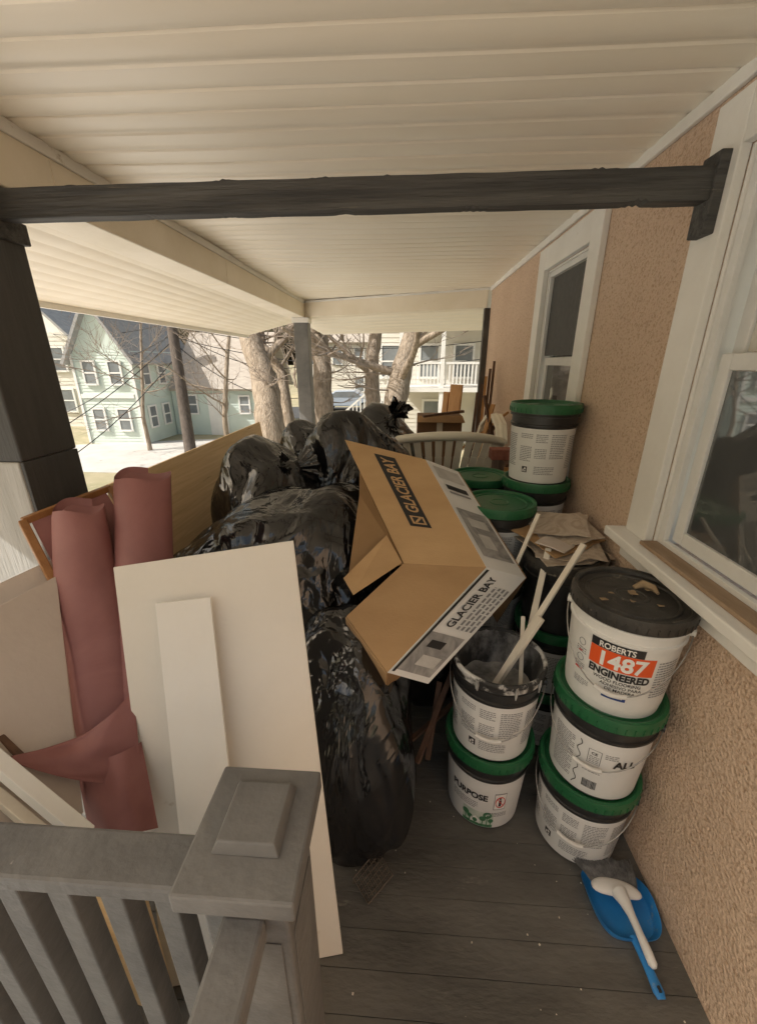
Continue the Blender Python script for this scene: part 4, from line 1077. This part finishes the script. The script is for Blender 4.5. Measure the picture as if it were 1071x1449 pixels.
t = empty('beige_house', (-5, 43, GZ), 'pale beige house far across the street between the trunks', 'house')
mb = MB(); siding(mb, -9.5, -1.5, 40, 46, GZ, 3.6, .25); mb.build('wall', m_cream, t)
mb = MB(); gable(mb, -9.5, -1.5, 40, 46, 3.6, 6.5, 'x', .4); mb.build('roof', m_shinb, t)
for c in ((-8.2, 2.0), (-6.2, 2.0), (-4.2, 2.0), (-2.6, 2.0), (-8.2, -.4), (-4.2, -.4), (-2.6, -.4)): hwin(t, 'y', c, .8, 1.3, 39.97)

t = empty('parked_car', (-4.2, 31, GZ), 'pale blue parked car glimpsed between the tree trunks', 'car')
prof = [(-2.15, .35), (-2.2, .75), (-2.0, .9), (-1.35, .98), (-.75, 1.42), (.7, 1.45), (1.4, 1.0), (2.1, .9), (2.2, .6), (2.15, .35)]
def extr(prof, y0, y1, inset=0):
    m = MB(); n = len(prof)
    vs = [V((-4.2+x, 31+y0, GZ+z)) for x, z in prof]+[V((-4.2+x, 31+y1, GZ+z)) for x, z in prof]
    m.add(vs, [tuple(range(n)), tuple(range(2*n-1, n-1, -1))]+[(i, (i+1) % n, n+(i+1) % n, n+i) for i in range(n)]); return m
extr(prof, -.85, .85).build('body', m_carp, t, bevel=.06)
extr([(-1.15, 1.0), (-.68, 1.36), (.62, 1.39), (1.2, 1.0)], -.87, .87).build('window', m_hglass, t)
for x in (-1.35, 1.35):
    for yy in (-.9, .72):
        wl_ = MB().tube([(-4.2+x, 31+yy, GZ+.33), (-4.2+x, 31+yy+.18, GZ+.33)], .33, 20).build('wheel', m_tyre, t, smooth=40)
        MB().tube([(-4.2+x, 31+yy-.01, GZ+.33), (-4.2+x, 31+yy, GZ+.33)], .2, 16).build('rim', m_wire, wl_)

pb = P(270, 640, 14.5); pt = P(243, 460, 14.5)
t = empty('utility_pole', (pb.x, pb.y, GZ), 'dark wooden utility pole in front of the mint house', 'utility pole')
pd = (pt-pb)
MB().tube([pb+pd*((GZ-pb.z)/pd.z), pb, pt, pb+pd*2.2], [.21, .20, .17, .14], 14).build('pole', m_pole, t, smooth=60)
pk = pb+pd*2.0
MB().bar(pk+V((-1.0, -.2, 0)), pk+V((1.0, -.2, 0)), .12, .14).build('crossarm', m_pole, t)
def cable(p0, p1, sag, lb, r=.015):
    pts = [V(p0).lerp(V(p1), k/20)-V((0, 0, sag*4*(k/20)*(1-k/20))) for k in range(21)]
    tagp(MB().tube(pts, r, 6).build('cable', m_cable, None, smooth=60), lb, 'cable')
cable(P(60, 470, 22), P(246, 455, 14.5), .3, 'highest overhead cable left of the utility pole')
cable(P(70, 520, 22), P(248, 470, 14.5), .5, 'second overhead cable left of the utility pole')
cable(P(90, 585, 15), P(248, 462, 14.5), .3, 'steep service cable crossing the mint house front')
cable(P(250, 470, 14.5), P(440, 515, 20), .6, 'upper overhead cable right of the utility pole')
cable(P(252, 490, 14.5), P(440, 560, 18), .7, 'lower overhead cable right of the utility pole')
cable(P(110, 640, 13), P(252, 500, 14.5), .2, 'guy cable sloping down left from the utility pole')
cable(P(80, 610, 13), P(246, 480, 14.5), .15, 'guy cable above the lower guy cable')
cable(P(250, 462, 14.5), P(700, 480, 15.5), .5, 'long overhead cable running right behind the tree trunks')
cable(P(250, 478, 14.5), P(700, 505, 15.5), .6, 'long overhead cable just below the other long one')

def gp0(u, t):
    p = P(u, 600, t); p.z = GZ; return p
def tree(keys, label, seed, nl=5):
    r3 = random.Random(seed)
    base = keys[0][0]
    t = empty('bare_tree', (base.x, base.y, base.z), label, 'tree', 'bare trees beside the porch')
    tm = MB(); cm = MB()
    pts = []; rs = []
    for i in range(len(keys)-1):
        for k in range(5):
            g = k/5; pts.append(keys[i][0].lerp(keys[i+1][0], g)+V((r3.uniform(-.02, .02), 0, 0))); rs.append((keys[i][1]*(1-g)+keys[i+1][1]*g)*r3.uniform(.95, 1.06))
    pts.append(keys[-1][0]); rs.append(keys[-1][1])
    tm.tube(pts, rs, 14)
    def br(p, d, r, L, dep):
        k = 5; q = [p]; rr = [r]; dd = d.copy()
        for i in range(k):
            dd = (dd+V((r3.uniform(-.22, .22), r3.uniform(-.22, .22), r3.uniform(-.1, .2)))).normalized()
            q.append(q[-1]+dd*(L/k)); rr.append(r*(1-.65*(i+1)/k))
        (tm if dep == 0 else cm).tube(q, rr, 7 if dep == 0 else (5 if dep == 1 else 4))
        if dep < 3:
            for c in range(r3.randint(3, 5)):
                i = r3.randint(1, k); nd = (dd+V((r3.uniform(-1, 1), r3.uniform(-1, 1), r3.uniform(-.5, .7)))).normalized()
                br(q[i], nd, max(rr[i]*.55, .006), L*r3.uniform(.45, .7), dep+1)
    for i in range(nl):
        f = r3.uniform(.45, 1); idx = min(int(f*(len(pts)-1)), len(pts)-1)
        a = r3.uniform(0, 2*PI)
        br(pts[idx], V((math.cos(a), math.sin(a)*.8, r3.uniform(.1, .9))).normalized(), rs[idx]*.4, r3.uniform(1.8, 3.2), 0)
    for i in range(max(1, nl-3)):
        idx = r3.randint(int(len(pts)*.35), int(len(pts)*.6)); a = r3.uniform(0, 2*PI)
        br(pts[idx], V((math.cos(a), math.sin(a)*.6, r3.uniform(-.3, .3))).normalized(), .025, r3.uniform(1.0, 1.8), 1)
    tm.build('trunk', m_bark, t, smooth=60); cm.build('crown', m_twig, t, smooth=60)
    return t
tree([(gp0(398, 8.5), .36), (P(383, 600, 8.5), .29), (P(372, 530, 8.6), .26), (P(352, 470, 8.8), .22), (P(320, 380, 9), .16), (P(300, 250, 9), .06)], 'thick leaning bare tree left of the far porch post', 11, 6)
tree([(gp0(418, 9.5), .15), (P(408, 590, 9.5), .13), (P(400, 530, 9.6), .12), (P(372, 490, 9.8), .11), (P(360, 400, 10), .05)], 'slim bare tree forking beside the thick leaning tree', 12, 3)
tree([(gp0(462, 10), .28), (P(459, 590, 10), .24), (P(456, 530, 10), .22), (P(452, 470, 10), .2), (P(440, 300, 10), .08)], 'straight bare tree just right of the far porch post', 13, 5)
tree([(gp0(530, 10.5), .26), (P(528, 590, 10.5), .2), (P(526, 530, 10.5), .18), (P(530, 470, 10.5), .16), (P(515, 320, 10.5), .06)], 'bare tree in the middle of the far opening', 14, 5)
tree([(gp0(552, 9.5), .36), (P(556, 590, 9.5), .28), (P(566, 530, 9.5), .25), (P(585, 470, 9.5), .2), (P(615, 330, 9.5), .08)], 'thick bare tree leaning right in front of the white house', 15, 6)
tree([(gp0(318, 15), .12), (P(318, 590, 15), .09), (P(322, 500, 15), .07), (P(330, 400, 15), .03)], 'thin young bare tree in front of the garage wing', 19, 8)
tree([(gp0(205, 16.3), .09), (P(203, 590, 16.3), .07), (P(200, 500, 16.3), .05), (P(196, 400, 16.3), .025)], 'slender bare tree beside the mint house corner', 23, 8)
mb = MB(); r4 = random.Random(5)
for k in range(420):
    x = r4.uniform(-70, 50); y = r4.uniform(52, 75); h = r4.uniform(4, 9)
    p = V((x, y, GZ)); q = [p]
    for i in range(4): q.append(q[-1]+V((r4.uniform(-.5, .5), 0, h/4)))
    mb.tube(q, [.12, .1, .07, .05, .02], 4)
    for c in range(5):
        i = r4.randint(1, 4); mb.tube([q[i], q[i]+V((r4.uniform(-1.6, 1.6), r4.uniform(-.5, .5), r4.uniform(.4, 1.8)))], [.05, .012], 3)
tagp(mb.build('distant_wood', m_twig), 'distant bare winter wood', 'wood', kind='stuff')
